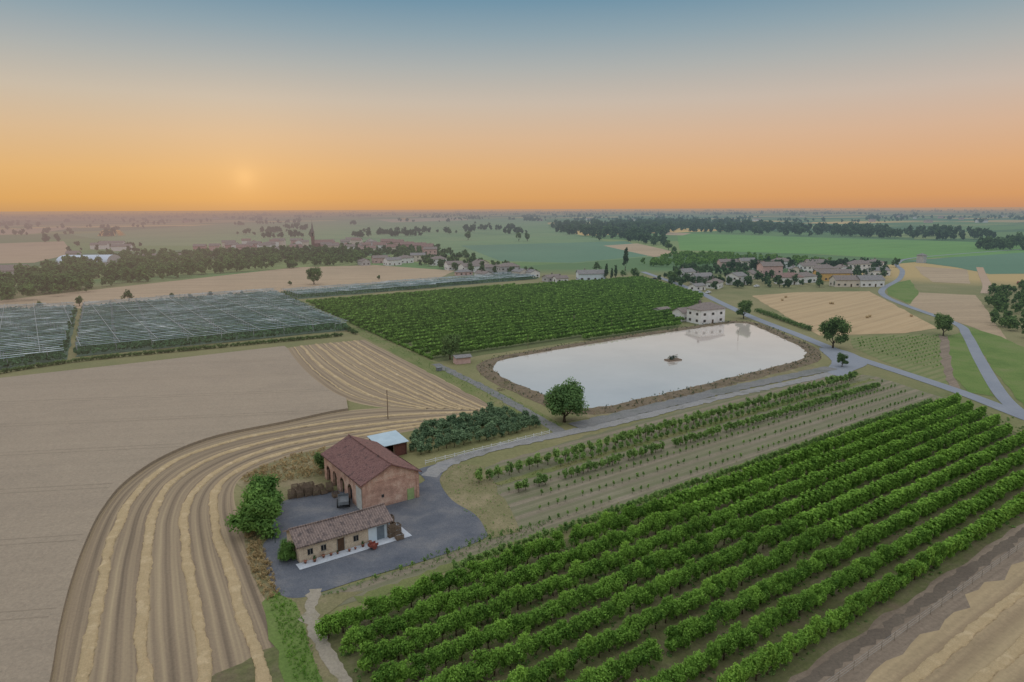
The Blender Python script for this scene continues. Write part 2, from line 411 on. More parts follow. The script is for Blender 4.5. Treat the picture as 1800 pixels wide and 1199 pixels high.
cp=[G(*q) for q in [(-500,1330),(-500,725),(0,668),(250,640),(500,611)]]+[tuple(q) for q in curve_px(E[0],6)[1:20]]
cp=cp+[tuple(q) for q in curve_px(C[0],6)[::-1] if P(q[0],q[1])[0]<612]
v,f=tess(cp,.65); f=fixup(v,f); n0=len(v)
v=v+[(a,b,0) for a,b,_ in v]
for i in range(n0): f.append((i,(i+1)%n0,n0+(i+1)%n0,n0+i))
put("wheat_field",mesh_py("wheat_field",v,f,CROP),kind='structure')
ta=A0-math.radians(27); tD=np.array([math.cos(ta),math.sin(ta)]); tN=np.array([-tD[1],tD[0]])
for k_ in range(3,12):
    for dlt in (0,1.9):
        o_=k_*21.0+dlt; seg=[tD*u+tN*o_ for u in np.arange(-260,120,2.0)]; run=[q for q in seg if inside(q,cp)]
        if len(run)>6: ribbon("tramline",run,.26,TRAM,.657,px=False,jit=.05)

def windrow(c,label,w=.68,h=.2,grp="straw windrows on the mown field",base=.014):
    L=np.linalg.norm(np.diff(c,axis=0),axis=1).sum(); n=int(L/.4); c=resample(c,n)
    t=np.gradient(c,axis=0); t/=np.linalg.norm(t,axis=1)[:,None]; nn=np.stack([-t[:,1],t[:,0]],1)
    wob=np.convolve(rng.normal(0,1,n+20),np.ones(18)/18,'same')[:n]*.45
    ws=w*(1+np.convolve(rng.normal(0,1,n+8),np.ones(6)/6,'same')[:n]*.25)
    V=[];K=9
    for i in range(n):
        for j in range(K):
            a=math.pi*j/(K-1)
            off=math.cos(a)*ws[i]+wob[i]+random.gauss(0,.04); z=math.sin(a)*h*(1+random.gauss(0,.18))+base+.012
            V.append((c[i][0]+nn[i][0]*off,c[i][1]+nn[i][1]*off,z if 0<j<K-1 else base))
    fs=[(i*K+j,(i+1)*K+j,(i+1)*K+j+1,i*K+j+1) for i in range(n-1) for j in range(K-1)]
    me=mesh_py("straw_windrow",V,fs,WIND,smooth=True)
    put("straw_windrow",me,label=label,category="straw windrow",group=grp)
for cc in C[1:5]: windrow(curve_px(cc),"long curved golden straw windrow on mown field")
for cc in E[1:6]: windrow(curve_px(cc),"straw windrow on mown field beside grass track",.5,.16,base=.024)
for a,b in ((0,1),(1,2),(2,3),(3,4),(4,5)):
    windrow(.5*resample(curve_px(E[a]),60)+.5*resample(curve_px(E[b]),60),"faint thin straw line on mown field",.26,.06,base=.024)

sheet("tan_field",[(-400,600),(-400,545),(0,528),(250,500),(520,470),(660,466),(800,476),(770,490),(480,514),(140,542),(0,556)],TAN,.03)
sheet("tan_field",[(-300,470),(-300,425),(0,428),(112,424),(130,445),(60,462)],TAN,.05)
sheet("tan_field",[(0,404),(150,398),(60,411),(0,413)],TAN,.06)
sheet("green_field",[(120,412),(400,393),(700,385),(960,384),(965,400),(1170,449),(1010,463),(880,460),(640,430),(420,432),(240,432)],GREENF,.04)
sheet("blue_green_field",[(810,432),(1100,424),(1170,447),(1005,462),(880,459)],BLUEGREEN,.10)
sheet("green_field",[(1190,413),(1215,411),(1450,418),(1700,425),(1800,430),(1860,444),(1590,456),(1440,447),(1195,440)],BGREEN,.09)
sheet("blue_green_field",[(1590,458),(1860,440),(1900,480),(1740,482),(1680,470)],BLUEGREEN,.095)
sheet("tan_field",[(1060,432),(1120,428),(1200,446),(1150,452)],TAN,.12)
sheet("tan_field",[(1170,408),(1215,410),(1200,414),(1165,413)],TAN,.12)
sheet("tan_field",[(660,386),(800,382),(830,387),(690,391)],TAN,.12)
sheet("stubble_field",[(1322,520),(1400,514),(1528,512),(1648,577),(1590,586),(1440,590)],STRAWF,.05)
sheet("tan_field",[(1608,468),(1700,474),(1706,499),(1640,496),(1622,484)],TAN,.06)
sheet("tan_field",[(1588,513),(1715,519),(1735,545),(1770,600),(1700,572),(1600,540)],TAN,.055)
sheet("grass_strip",[(1560,500),(1600,492),(1615,515),(1600,535),(1560,518)],GRASSG,.065)
sheet("nursery_field",[(1492,592),(1652,586),(1670,690),(1600,655),(1500,612)],MIDG,.045)
sheet("grass_strip",[(1664,592),(1692,584),(1710,620),(1748,697),(1702,690),(1674,660)],GRASSG,.07)
sheet("grass_strip",[(1694,572),(1760,592),(1880,650),(1880,740),(1800,715),(1745,650)],GRASSG,.075)
sheet("dirt_strip",[(1650,590),(1666,592),(1676,662),(1690,690),(1672,690),(1655,640)],DIRT,.08)
CO=[(538,534),(600,528),(900,505),(1130,490),(1235,522),(1190,577),(1000,602),(770,636),(640,580)]
sheet("orchard_ground",CO,SOILG,.032)
sheet("grass_verge",[(500,520),(540,532),(640,580),(760,636),(880,690),(990,745),(975,762),(880,722),(700,625),(600,572)],GRASS,.04)
def srpoly(l): return [SR(*q) for q in l]
sheet("young_orchard_ground",[(830,828),(1000,775),(1250,708),(1485,655),(1540,662),(1700,712),(1690,716),(1500,770),(1150,880),(900,960),(560,1080),(545,1050),(720,998),(852,950),(880,925),(835,880)],MID,.025)
sheet("orchard_ground",srpoly([(17,-74.5),(195,-76),(170,-46),(150,-35.5),(-20,-35.5),(-20,-60)]),SOIL,.035,px=False)
for i,(r,s0,s1,w_) in enumerate(((-77.9,30,190,2.0),(-98.7,66,200,1.8),(-104.5,62,204,1.8))):
    ribbon("grass_strip",[SR(s,r) for s in np.linspace(s0,s1,60)],w_,GRASS,(.0460,.0475,.0490)[i],px=False,jit=.25,step=1.0)
sheet("dirt_strip",srpoly([(-20,-36.2),(170,-36.2),(170,-30.5),(-20,-30.5)]),DIRT,.04,px=False)
ribbon("dirt_track",[SR(s,-34.8) for s in np.linspace(-20,170,80)],1.5,DTRACK,.0485,px=False,jit=.2,step=1.0)
sheet("stubble_field",srpoly([(-20,-31.5),(200,-31.5),(200,40),(-20,40)]),STRAWB,.0445,px=False,rough=.4)
for r in (-28.5,-24.2,-20,-15.5):
    windrow(np.array([SR(s,r) for s in np.linspace(20,140,50)]),"straight straw windrow beside wire fence",.62,.14,base=.05)
sheet("grass_verge",[(560,1340),(520,1199),(470,1080),(440,990),(425,930),(480,935),(500,1040),(560,1048),(640,1040),(560,1090),(610,1199),(650,1340)],DRY,.052)
sheet("grass_strip",[(500,1199),(460,1060),(480,1040),(520,1060),(540,1130),(575,1260),(530,1260)],GRASSG,.062)
sheet("dry_grass",[(415,850),(445,826),(520,798),(600,780),(600,850),(500,885),(440,880)],DRY,.056)
sheet("dry_grass",[(772,842),(800,815),(850,820),(900,900),(915,935),(860,948),(850,925),(800,890)],DRY,.059)
sheet("gravel_yard",[(478,938),(498,882),(600,862),(740,850),(733,828),(760,818),(800,808),(778,832),(774,850),(795,880),(835,905),(853,932),(850,948),(760,982),(640,1017),(560,1043),(520,1052),(488,1042),(468,1000),(462,960)],GRAVEL,.07,smooth=4,rough=.3)
ribbon("dirt_track",[(556,1036),(545,1080),(565,1130),(605,1199),(660,1300)],1.7,TRACK,.08,jit=.2,step=.7)
ribbon("farm_road",[(752,838),(775,820),(810,806),(880,786),(975,766),(1080,744),(1250,703),(1400,671),(1490,651)],3.2,GRAVELL,.09,jit=.22,step=1.1)
ribbon("drain_path",[(765,640),(850,682),(950,738),(990,764)],3.0,SLOPE,.084,jit=.15,step=1.2)
ribbon("main_road",[(1130,478),(1215,508),(1262,530),(1320,557),(1400,588),(1490,624),(1600,660),(1700,694),(1800,733),(1900,770)],4.6,ASPH,.10,step=3)
ribbon("cycle_path",[(1810,738),(1762,697),(1722,632),(1700,590),(1680,569),(1600,540),(1556,521),(1552,508),(1580,491),(1586,476),(1578,463),(1620,452),(1800,438)],3.6,ASPH,.11,step=3)
sheet("road_junction",[(1440,612),(1490,618),(1525,638),(1500,652),(1478,662),(1452,652),(1462,635)],ASPH,.095,smooth=4,rough=0)
# ---------------------------------------------------------------- pond
def water_mat(name,diffuse_col,gf):
    m=newmat(name); nt=m.node_tree; p=pos(nt)
    big=noise_tex(nt,p,.035,4,.6)
    b=nt.nodes.new('ShaderNodeBsdfDiffuse'); nt.links.new(ramp(nt,big,[tuple(x*.84 for x in diffuse_col[:3])+(1,),diffuse_col]),b.inputs[0])
    g=nt.nodes.new('ShaderNodeBsdfGlossy'); g.inputs['Roughness'].default_value=.05; g.inputs['Color'].default_value=(.97,.95,.95,1)
    wn=noise_tex(nt,p,1.1,3,.5); bn=nt.nodes.new('ShaderNodeBump'); bn.inputs['Strength'].default_value=.04; bn.inputs['Distance'].default_value=.05
    nt.links.new(wn,bn.inputs['Height']); nt.links.new(bn.outputs[0],g.inputs['Normal'])
    ms=nt.nodes.new('ShaderNodeMixShader'); ms.inputs[0].default_value=gf; nt.links.new(b.outputs[0],ms.inputs[1]); nt.links.new(g.outputs[0],ms.inputs[2])
    return finish(m,ms.outputs[0],False)
pond_px=[(864,647),(878,633),(1070,600),(1290,568),(1318,569),(1408,610),(1418,621),(1410,634),(1200,686),(1050,720),(1010,719),(882,665)]
pc=resample(chaikin([G(*q) for q in pond_px],1,.86),220,True)
t=np.roll(pc,-1,0)-np.roll(pc,1,0); t/=np.linalg.norm(t,axis=1)[:,None]; nn=np.stack([t[:,1],-t[:,0]],1)
if ((pc-pc.mean(0))*nn).sum()<0: nn=-nn
WATER=water_mat("pond_water",(.66,.58,.51,1),.52)  # pale diffuse part is sky reflection painted into the water colour
RIVER=water_mat("river_water",(.25,.25,.22,1),.3)
wp=[tuple(q) for q in (pc+nn*.9)]
v,f=tess(wp,.16); put("pond_water",mesh_py("pond_water",v,fixup(v,f),WATER),kind='structure')
prof=[(-.2,.1),(.3,.3),(.8,.55),(1.5,.66),(2.6,.55),(3.8,.28),(5.0,.042)]
V=[];F_=[]; n=220
jj=[np.convolve(rng.normal(0,1,n+6),np.ones(3)/3,'same')[:n]*.55 for _ in prof]
for k_,(o_,z_) in enumerate(prof):
    for i in range(n):
        q=pc[i]+nn[i]*(o_+jj[k_][i]*(.8 if 0<k_<6 else .7)); V.append((q[0],q[1],z_+(random.gauss(0,.09) if 0<k_<6 else 0)))
for k_ in range(len(prof)-1):
    for i in range(n): F_.append((k_*n+i,(k_+1)*n+i,(k_+1)*n+(i+1)%n,k_*n+(i+1)%n))
put("pond_bank",mesh_py("pond_bank",V,fixup(V,F_),BANK,smooth=True),kind='structure')
ribbon("grey_slope",[(1010,750),(1080,733),(1250,692),(1400,660),(1462,647)],4.6,SLOPE,.13,jit=.3,step=1.2)
sheet("dry_grass",[(985,742),(1040,722),(1200,692),(1400,648),(1430,640),(1440,650),(1250,690),(1080,730)],DRY,.06)

# ---------------------------------------------------------------- foliage
def crown(n,R,cz,leaf,lumps=9,seed=0,spread=.72,lr=(.33,.52),core=.1,asp=.6):
    r=np.random.default_rng(seed); R=np.array(R,float)
    d=r.normal(size=(lumps,3)); d/=np.linalg.norm(d,axis=1)[:,None]; d[:,2]=np.where(d[:,2]<-.75,-d[:,2],d[:,2])
    c=d*r.uniform(.35,spread,(lumps,1))*R; c[0]*=.1
    lrad=r.uniform(*lr,lumps); lsh=r.uniform(0,1,lumps)
    k=r.integers(0,lumps,n); dd=r.normal(size=(n,3)); dd/=np.linalg.norm(dd,axis=1)[:,None]
    q=r.uniform(.55,1.08,(n,1)); nc=int(n*core); sz=leaf*r.uniform(.6,1.3,(n,1))
    q[:nc]=r.uniform(0,.6,(nc,1)); sz[:nc]*=2.3
    p_=c[k]+dd*q*lrad[k][:,None]*R*1.05
    nrm=dd*.7+r.normal(size=(n,3))*.45+np.array([0,0,.35]); nrm/=np.linalg.norm(nrm,axis=1)[:,None]
    a=np.cross(nrm,r.normal(size=(n,3))); a/=np.linalg.norm(a,axis=1)[:,None]; b_=np.cross(nrm,a)
    p_[:,2]+=cz
    p_[:,2]=np.maximum(p_[:,2],.06)
    V=np.stack([p_+a*sz,p_+b_*sz*asp,p_-a*sz,p_-b_*sz*asp],1)
    sh=lsh[k]*.4+r.uniform(0,.6,n); sh[:nc]*=.25  # core leaves coloured darker: inner crown shade painted in
    return V.reshape(-1,3),np.arange(n*4).reshape(-1,4),sh
BARK=simple_mat("bark",alb(92,78,62),alb(60,50,42),3.0)
def trunk_mesh(name,h,r,limbs=4,spread=1.0,top=.9,seed=0):
    rr=random.Random(seed); b=MB()
    b.tube([(0,0,-.1),(rr.uniform(-.05,.05)*h*.3,rr.uniform(-.05,.05)*h*.3,h*.5),(0,0,h)],[r*1.25,r*.85,r*.5],7)
    for i in range(limbs):
        a=2*math.pi*i/limbs+rr.uniform(-.4,.4); z0=h*rr.uniform(.5,.9)
        x,y=math.cos(a)*spread,math.sin(a)*spread
        b.tube([(0,0,z0),(x*.4,y*.4,z0+top*.35),(x*.85,y*.85,z0+top)],[r*.5,r*.35,r*.12],5)
    return b.mesh(name,BARK,True)
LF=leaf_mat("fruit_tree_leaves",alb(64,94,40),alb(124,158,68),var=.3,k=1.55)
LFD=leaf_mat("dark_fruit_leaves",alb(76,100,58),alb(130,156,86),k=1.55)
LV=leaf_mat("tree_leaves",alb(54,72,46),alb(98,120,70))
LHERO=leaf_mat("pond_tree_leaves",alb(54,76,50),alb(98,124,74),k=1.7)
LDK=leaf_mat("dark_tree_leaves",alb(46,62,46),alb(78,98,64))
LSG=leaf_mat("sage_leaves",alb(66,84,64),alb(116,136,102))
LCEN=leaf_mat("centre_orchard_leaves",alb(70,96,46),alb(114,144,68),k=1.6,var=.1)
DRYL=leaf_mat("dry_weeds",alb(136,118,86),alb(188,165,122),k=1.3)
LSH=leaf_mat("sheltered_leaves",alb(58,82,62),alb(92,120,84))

def make_tree_kind(mat,n,R,cz,leaf,th,tr,nvar=4,lumps=9,limbs=4,seed=0,**kw):
    out=[]
    for i in range(nvar):
        V,Q,s_=crown(n,R,cz,leaf,lumps,seed+i,**kw)
        out.append((mesh_np("crown",V,Q,mat,s_),trunk_mesh("trunk",th,tr,limbs,R[0]*.6,R[2]*.7,seed+i),(V,Q,s_)))
    return out
def plant(kind,x,y,sc=1,name="tree",label=None,category="tree",group=None,z=0,rot=None,var=None,sz=None):
    k_=kind[random.randrange(len(kind)) if var is None else var]
    e=put(name,None,loc=(x,y,z),rot=random.uniform(0,6.28) if rot is None else rot,scale=(sc,sc,sc*(sz or 1)))
    e.empty_display_size=.5
    e['label']=label; e['category']=category
    if group: e['group']=group
    put("trunk",k_[1],parent=e); put("crown",k_[0],parent=e); return e
def scatter(name,tmpl,pts,mat,scs=None,label="",category="trees",rots=None,sz=None,**pr):
    Vs=[];Qs=[];Ss=[];off=0
    pts=np.asarray(pts,float); n=len(pts)
    scs=np.ones(n) if scs is None else np.asarray(scs)
    pick=rng.integers(0,len(tmpl),n); ang=rng.uniform(0,6.283,n) if rots is None else rots
    for t_i,(V,Q,s_) in enumerate(tmpl):
        idx=np.where(pick==t_i)[0]
        if len(idx)==0: continue
        ca=np.cos(ang[idx]);sa=np.sin(ang[idx])
        X=V[None,:,0]*ca[:,None]-V[None,:,1]*sa[:,None]; Y=V[None,:,0]*sa[:,None]+V[None,:,1]*ca[:,None]; Z=np.repeat(V[None,:,2],len(idx),0)
        A=np.stack([X,Y,Z],2)*scs[idx][:,None,None]; A[:,:,0]+=pts[idx,0][:,None]; A[:,:,1]+=pts[idx,1][:,None]
        if pts.shape[1]>2: A[:,:,2]+=pts[idx,2][:,None]
        m_=len(V)
        Vs.append(A.reshape(-1,3)); Qs.append((Q[None]+ (np.arange(len(idx))*m_)[:,None,None]).reshape(-1,4)+off)
        Ss.append(np.clip(np.repeat(s_[None],len(idx),0)+rng.uniform(-.2,.2,(len(idx),1)),0,1).ravel()); off+=m_*len(idx)
    me=mesh_np(name,np.vstack(Vs),np.vstack(Qs),mat,np.concatenate(Ss))
    return put(name,me,kind='stuff',label=label,category=category)

FT=make_tree_kind(LF,2100,(1.62,1.02,1.6),1.55,.132,1.0,.09,6,lumps=22,limbs=4,seed=10,spread=.76,lr=(.27,.42))
FTlow=[crown(620,(1.62,1.02,1.6),1.55,.235,18,30+i,spread=.76,lr=(.3,.44)) for i in range(5)]
cand=[]
for i in range(9):
    r=-72.3+4.27*i; s=25.5-(1.5 if i==0 else 0); send=192-(r+73)*.95
    while s<send:
        ss=s+random.uniform(-.12,.12); x,y=SR(ss,r+random.uniform(-.08,.08)); u=P(x,y,1.5)
        if -40<u[0]<1850 and u[1]<1260 and random.random()>.004: cand.append((math.hypot(x,y),x,y))
        s+=1.85
cand.sort()
for k_,(d_,x,y) in enumerate(cand[:300]):
    plant(FT,x,y,random.uniform(.94,1.08),"fruit_tree","bushy bright green fruit tree in an orchard row","fruit tree","fruit trees in orchard rows",rot=A0+random.choice((0,math.pi))+random.uniform(-.12,.12),sz=random.uniform(.9,1.18))
rest=cand[300:]
if rest: scatter("fruit_trees",FTlow,[(x,y) for _,x,y in rest],LF,rng.uniform(.94,1.1,len(rest)),"further bright green fruit trees in orchard rows","fruit trees",rots=A0+rng.uniform(-.12,.12,len(rest)))
print("fruit trees",len(cand))
weed=[crown(26,(.7,.5,.25),.15,.14,3,60+i) for i in range(4)]
wp_=[]
for i in range(9):
    r=-72.3+4.27*i
    for _ in range(200):
        wp_.append(SR(random.uniform(24,190),r+random.gauss(0,.6)))
scatter("orchard_weeds",weed,wp_,LFD,rng.uniform(.4,1.0,len(wp_)),"low green weeds under the orchard rows","weeds")

YT=make_tree_kind(LFD,560,(1.1,.8,1.15),1.4,.15,1.0,.06,4,lumps=10,limbs=4,seed=70,spread=.8,lr=(.3,.46))
def row_px(p0,p1,sp,jit=.08):
    a=np.array(G(*p0));b_=np.array(G(*p1));L=np.linalg.norm(b_-a);k_=int(L/sp)
    return [tuple(a+(b_-a)*(i/k_)+rng.normal(0,jit,2)) for i in range(k_+1)]
for p0,p1,sp,sc in (((842,850),(1500,668),2.3,1.1),((912,866),(1542,684),1.5,.9),((985,820),(1490,682),2.0,.68)):
    for (x,y) in row_px(p0,p1,sp):
        if random.random()<.03: continue
        plant(YT,x,y,sc*random.uniform(.85,1.12),"young_fruit_tree","young leafy fruit tree in a dry grass row","fruit tree","young fruit trees in dry grass")
for s in np.arange(44,186,1.35):
    x,y=SR(s,-76.4+random.gauss(0,.1)); plant(YT,x,y,random.uniform(.66,.8),"young_fruit_tree","small green fruit tree in a dense row","fruit tree","young fruit trees in dry grass")
SP=make_tree_kind(LFD,90,(.36,.34,.5),.7,.12,.55,.03,3,lumps=5,limbs=3,seed=90)
for r,s0,s1 in ((-94.5,64,198),(-90.0,68,196),(-85.5,66,192),(-81.0,34,192)):
    for s in np.arange(s0,s1,1.9):
        if random.random()<.1: continue
        x,y=SR(s+random.gauss(0,.08),r+random.gauss(0,.05)); plant(SP,x,y,random.uniform(.75,1.1),"sapling","tiny fruit sapling in bare soil row","sapling","saplings in bare soil rows")
CT=[crown(95,(1.7,.78,1.05),1.3,.34,9,110+i,spread=.7,lr=(.35,.5)) for i in range(5)]
cow=[G(*q) for q in CO]
pts=[]
for r in np.arange(-400,-180,6.6):
    for s in np.arange(60,420,1.9):
        q=SR(s+random.gauss(0,.12),r+random.gauss(0,.06))
        if inside(q,cow) and random.random()>.01: pts.append(q)
print("centre",len(pts))
scatter("orchard_trees",CT,pts,LCEN,rng.uniform(.95,1.08,len(pts))*1.2,"dense rows of green orchard trees behind the pond","orchard trees",rots=A0+rng.uniform(-.08,.08,len(pts)))
blk=[G(*q) for q in [(722,798),(745,808),(958,757),(945,740),(865,724),(735,762)]]
pts=[]
for r in np.arange(-200,-90,3.3):
    for s in np.arange(20,160,2.0):
        q=SR(s+random.gauss(0,.2),r+random.gauss(0,.15))
        if inside(q,blk): pts.append(q)
SG=make_tree_kind(LSG,420,(1.35,1.2,1.25),1.35,.2,.8,.07,4,lumps=9,seed=130)
for (x,y) in pts: plant(SG,x,y,random.uniform(.85,1.15),"grey_green_shrub","dusty green shrub tree beside white fence","shrub","dusty green shrubs beside white fence")
print("sage",len(pts))

def hero(mat,n,R,cz,leaf,th,tr,seed,lumps=22,spread=.74,lr=(.28,.44)): return make_tree_kind(mat,n,R,cz,leaf,th,tr,1,lumps,5,seed,spread=spread,lr=lr)
B1=hero(LHERO,9500,(5.3,5.3,4.9),5.0,.27,2.0,.35,201,30,.82,(.26,.42))
x,y=G(992,742); plant(B1,x,y,1.03,"round_tree","large round green tree at the pond corner","tree",rot=0)
FIG=hero(leaf_mat("bush_leaves",alb(60,86,46),alb(106,136,70)),8000,(4.3,3.9,4.0),3.2,.26,1.2,.3,203,26,.85,(.25,.44))
x,y=G(458,936); plant(FIG,x,y,.98,"large_bush","large green bush beside the gravel yard","bush",rot=0)
x,y=G(462,900); plant(FIG,x,y,.9,"large_bush","dense green bush beside the gravel yard","bush",rot=2)
x,y=G(505,985); plant(FIG,x,y,.34,"small_bush","small green bush at the low building corner","bush",rot=1,sz=1.3)
B2=hero(LV,3600,(4.4,4.4,4.8),5.4,.34,2.4,.3,207,22,.84,(.24,.42))
for px,py,s_,lab in ((1464,612,1.15,"tall leafy tree beside the road junction"),(1307,560,.9,"dark leafy tree beside the white house"),(1658,590,.9,"round tree beside the cycle path"),
                     (791,632,.9,"dark tree at the orchard corner"),(552,500,1.2,"lone round tree in a tan field"),(1480,645,.45,"small dark tree at the road junction"),(572,832,.45,"narrow dark shrub against the brick barn")):
    x,y=G(px,py); plant(B2,x,y,s_,"leafy_tree",lab,"tree")
CY=make_tree_kind(LDK,700,(1.7,1.7,7.5),8.5,.5,2,.3,1,30,3,220,spread=.9,lr=(.2,.32))
for px,py,s_ in ((1099,476,1.25),(1082,492,.7),(1065,494,.8),(1075,494,.6)):
    x,y=G(px,py); plant(CY,x,y,s_,"cypress_tree","tall narrow dark cypress near the village","cypress")
VT=make_tree_kind(LV,420,(3.7,3.7,3.7),4.6,.62,2.2,.28,5,lumps=13,limbs=4,seed=240,spread=.82,lr=(.26,.44))
for px,py,s_ in ((227,531,.9),(303,528,.5),(335,528,.45),(370,524,.45),(405,522,.4),(72,544,.6),(140,538,.6),(510,502,.35),(425,520,.35),(666,492,.4),(823,422,1.9),(912,424,1.5),(927,424,1.5),(893,480,.8),(937,486,.9),
                 (790,412,1.3),(683,412,.8),(835,395,1.3),(860,398,1.4),(700,456,.9),(1115,490,.9),(1095,488,.7),(1048,478,1.1),(1230,540,.4),(1440,505,.8),(1370,505,.7),(1575,470,1.0),(1265,498,.7),(1190,494,1.1),(1180,498,.9),(895,402,1.2),(1175,440,1.3),(1185,448,1.0),(1395,398,1.5),(1790,430,2.2)):
    x,y=G(px,py); plant(VT,x,y,s_*random.uniform(.9,1.1),"field_tree","leafy green tree standing in open fields","tree","scattered field trees")
def belt(name,poly,n,tm,mat,sc,label,rngs=(.7,1.25),z=0):
    w=[G(*q) for q in poly]; xs=[q[0] for q in w]; ys=[q[1] for q in w]; pts=[]; g=0
    while len(pts)<n and g<n*60:
        g+=1; q=(random.uniform(min(xs),max(xs)),random.uniform(min(ys),max(ys)))
        if inside(q,w): pts.append(q)
    scatter(name,tm,pts,mat,rng.uniform(*rngs,len(pts))*sc,label,"woodland")
VTt=[crown(190,(4,4,4.4),4.6,.88,11,300+i,spread=.82,lr=(.28,.46)) for i in range(5)]
VTf=[crown(80,(5,5,5.6),5.6,1.8,8,320+i,spread=.78,lr=(.32,.5)) for i in range(4)]
belt("woodland",[(-200,535),(-200,508),(0,498),(60,478),(200,455),(420,450),(640,458),(655,466),(480,474),(330,488),(200,506),(60,530),(0,532)],640,VTt,LV,1.0,"dark dense woodland belt beside the tan field",(.5,1.3))
belt("woodland",[(280,456),(380,447),(600,448),(640,455),(500,462)],90,VTt,LV,1.1,"dark trees in front of the old village")
belt("woodland",[(960,404),(975,396),(1130,392),(1270,391),(1420,405),(1740,414),(1760,420),(1700,424),(1400,415),(1200,408),(1160,421),(1060,421),(990,412)],900,VTf,LDK,1.4,"long dark forest belt beyond the green fields",(.6,1.3))
belt("woodland",[(1050,423),(1120,418),(1180,430),(1170,436),(1120,426)],25,VTf,LDK,1.1,"dark trees bordering the field")
belt("woodland",[(1740,515),(1800,502),(1900,510),(1900,640),(1820,608),(1750,580),(1728,550)],190,VTt,LV,.62,"dense green bushes along the river",(.5,1.1))
belt("woodland",[(1700,436),(1780,428),(1860,434),(1860,440),(1730,442)],40,VTf,LDK,1.1,"dark trees at the field edge")
belt("poplar_rows",[(1125,466),(1190,448),(1310,450),(1470,462),(1440,470),(1300,466),(1170,472)],330,VTt,LCEN,.7,"young green poplar plantation behind the village",(.7,1.0))
belt("village_trees",[(1150,500),(1180,476),(1300,470),(1450,470),(1560,480),(1560,500),(1470,510),(1330,505),(1250,512),(1215,508)],190,VTt,LDK,.64,"dark garden trees between village houses")
belt("village_trees",[(1260,486),(1300,480),(1450,478),(1560,482),(1565,470),(1300,464)],60,VTt,LDK,.85,"dark trees behind village houses")
belt("village_trees",[(420,455),(500,438),(640,435),(780,440),(880,470),(940,482),(860,487),(760,470),(640,455)],270,VTt,LV,.78,"garden trees between old village houses")
belt("village_trees",[(640,450),(655,434),(770,438),(780,452),(700,452)],40,VTt,LV,.8,"garden trees in front of pink village houses")
belt("village_trees",[(120,430),(250,432),(260,446),(120,444)],30,VTt,LDK,.7,"dark trees around a farmhouse")
belt("village_trees",[(100,470),(120,458),(210,458),(230,470),(170,474)],26,VTt,LV,.6,"green trees around the pale hall")
pts=[];scs=[]
for _ in range(620):
    dd=math.exp(random.uniform(math.log(1300),math.log(14000))); a=random.uniform(-.72,.72); cx,cy=math.sin(a)*dd,math.cos(a)*dd
    u=P(cx,cy)
    if 950<u[0]<1760 and 392<u[1]<425: continue
    if dd<2600 and random.random()<.6: continue
    ang=A0+random.choice((0,math.pi/2,.2)); L=random.uniform(20,200)*(dd/2500)**.8; k_=int(random.uniform(2,13))
    for j in range(k_):
        t_=random.uniform(-.5,.5)*L; pts.append((cx+math.cos(ang)*t_+random.gauss(0,6),cy+math.sin(ang)*t_+random.gauss(0,6))); scs.append(random.uniform(.5,1.2)*(1+dd/14000))
scatter("distant_trees",VTf,pts,LDK,scs,"distant groves and hedgerows across the hazy plain","woodland")
def hedge(pts,name,label,mat,w=1.2,h=1.6,n=None,px=True,sp=.8):
    c=curve_px(pts) if px else np.array(pts); L=np.linalg.norm(np.diff(c,axis=0),axis=1).sum(); k_=int(L/sp); c=resample(c,k_)+rng.normal(0,.15,(k_,2))
    tm=[crown(60,(w,w*.9,h*.6),h*.5,.24,6,400+i) for i in range(3)]
    scatter(name,tm,c,mat,rng.uniform(.8,1.2,k_),label,"hedge")
hedge([(-60,668),(130,637),(380,612),(600,591)],"hedge","dark green hedge along the netted orchard edge",LV,1.2,1.5)
hedge([(500,520),(560,553),(625,588)],"hedge","green hedge along the netted orchard side",LV,1.3,2.0)
hedge([(1330,548),(1380,566),(1425,582)],"hedge","dark green hedge beside the stubble field",LV,1.5,2.2)
hedge([(560,541),(640,578),(760,632)],"hedge","grassy hedge along the orchard track",LCEN,1.0,1.2)
wd=[crown(24,(.5,.5,.45),.35,.16,3,440+i,asp=.25) for i in range(4)]
def weeds(poly,n,mat,label,sc=1,name="tall_weeds"):
    w=[G(*q) for q in poly]; xs=[q[0] for q in w]; ys=[q[1] for q in w]; pts=[];g=0
    while len(pts)<n and g<n*80:
        g+=1; q=(random.uniform(min(xs),max(xs)),random.uniform(min(ys),max(ys)))
        if inside(q,w): pts.append(q)
    scatter(name,wd,pts,mat,rng.uniform(.5,1.4,len(pts))*sc,label,"weeds")
weeds([(418,850),(445,828),(520,800),(572,790),(572,835),(500,848),(440,850)],380,DRYL,"tall dry golden weeds beside the brick barn",.9)
weeds([(430,945),(450,935),(478,1000),(490,1045),(470,1060),(440,1000)],260,DRYL,"dry weeds along the yard edge",.8)
weeds([(470,1050),(500,1040),(530,1080),(560,1180),(580,1240),(530,1240),(490,1110)],500,LF,"green tall grass beside the dirt track",.42)
weeds([(850,940),(920,925),(1000,905),(900,955),(720,1010),(600,1045),(560,1050)],420,LFD,"green grass fringe below the gravel yard",.4)
weeds([(772,842),(800,815),(850,820),(900,900),(915,935),(860,948),(850,925),(800,890)],160,LFD,"green tufts beside the gravel road",.4)
bw=[]
for i in range(1100):
    k_=random.randrange(220); o_=random.uniform(.4,5.0); q=pc[k_]+nn[k_]*o_; bw.append((q[0]+random.gauss(0,.4),q[1]+random.gauss(0,.4),.35 if o_<3.4 else .08))
scatter("bank_weeds",wd,bw[:500],DRYL,rng.uniform(.3,.8,500),"dry tufts on the pond bank","weeds")
scatter("bank_weeds",wd,bw[500:],LDK,rng.uniform(.4,1.1,600),"green tufts on the pond bank","weeds")
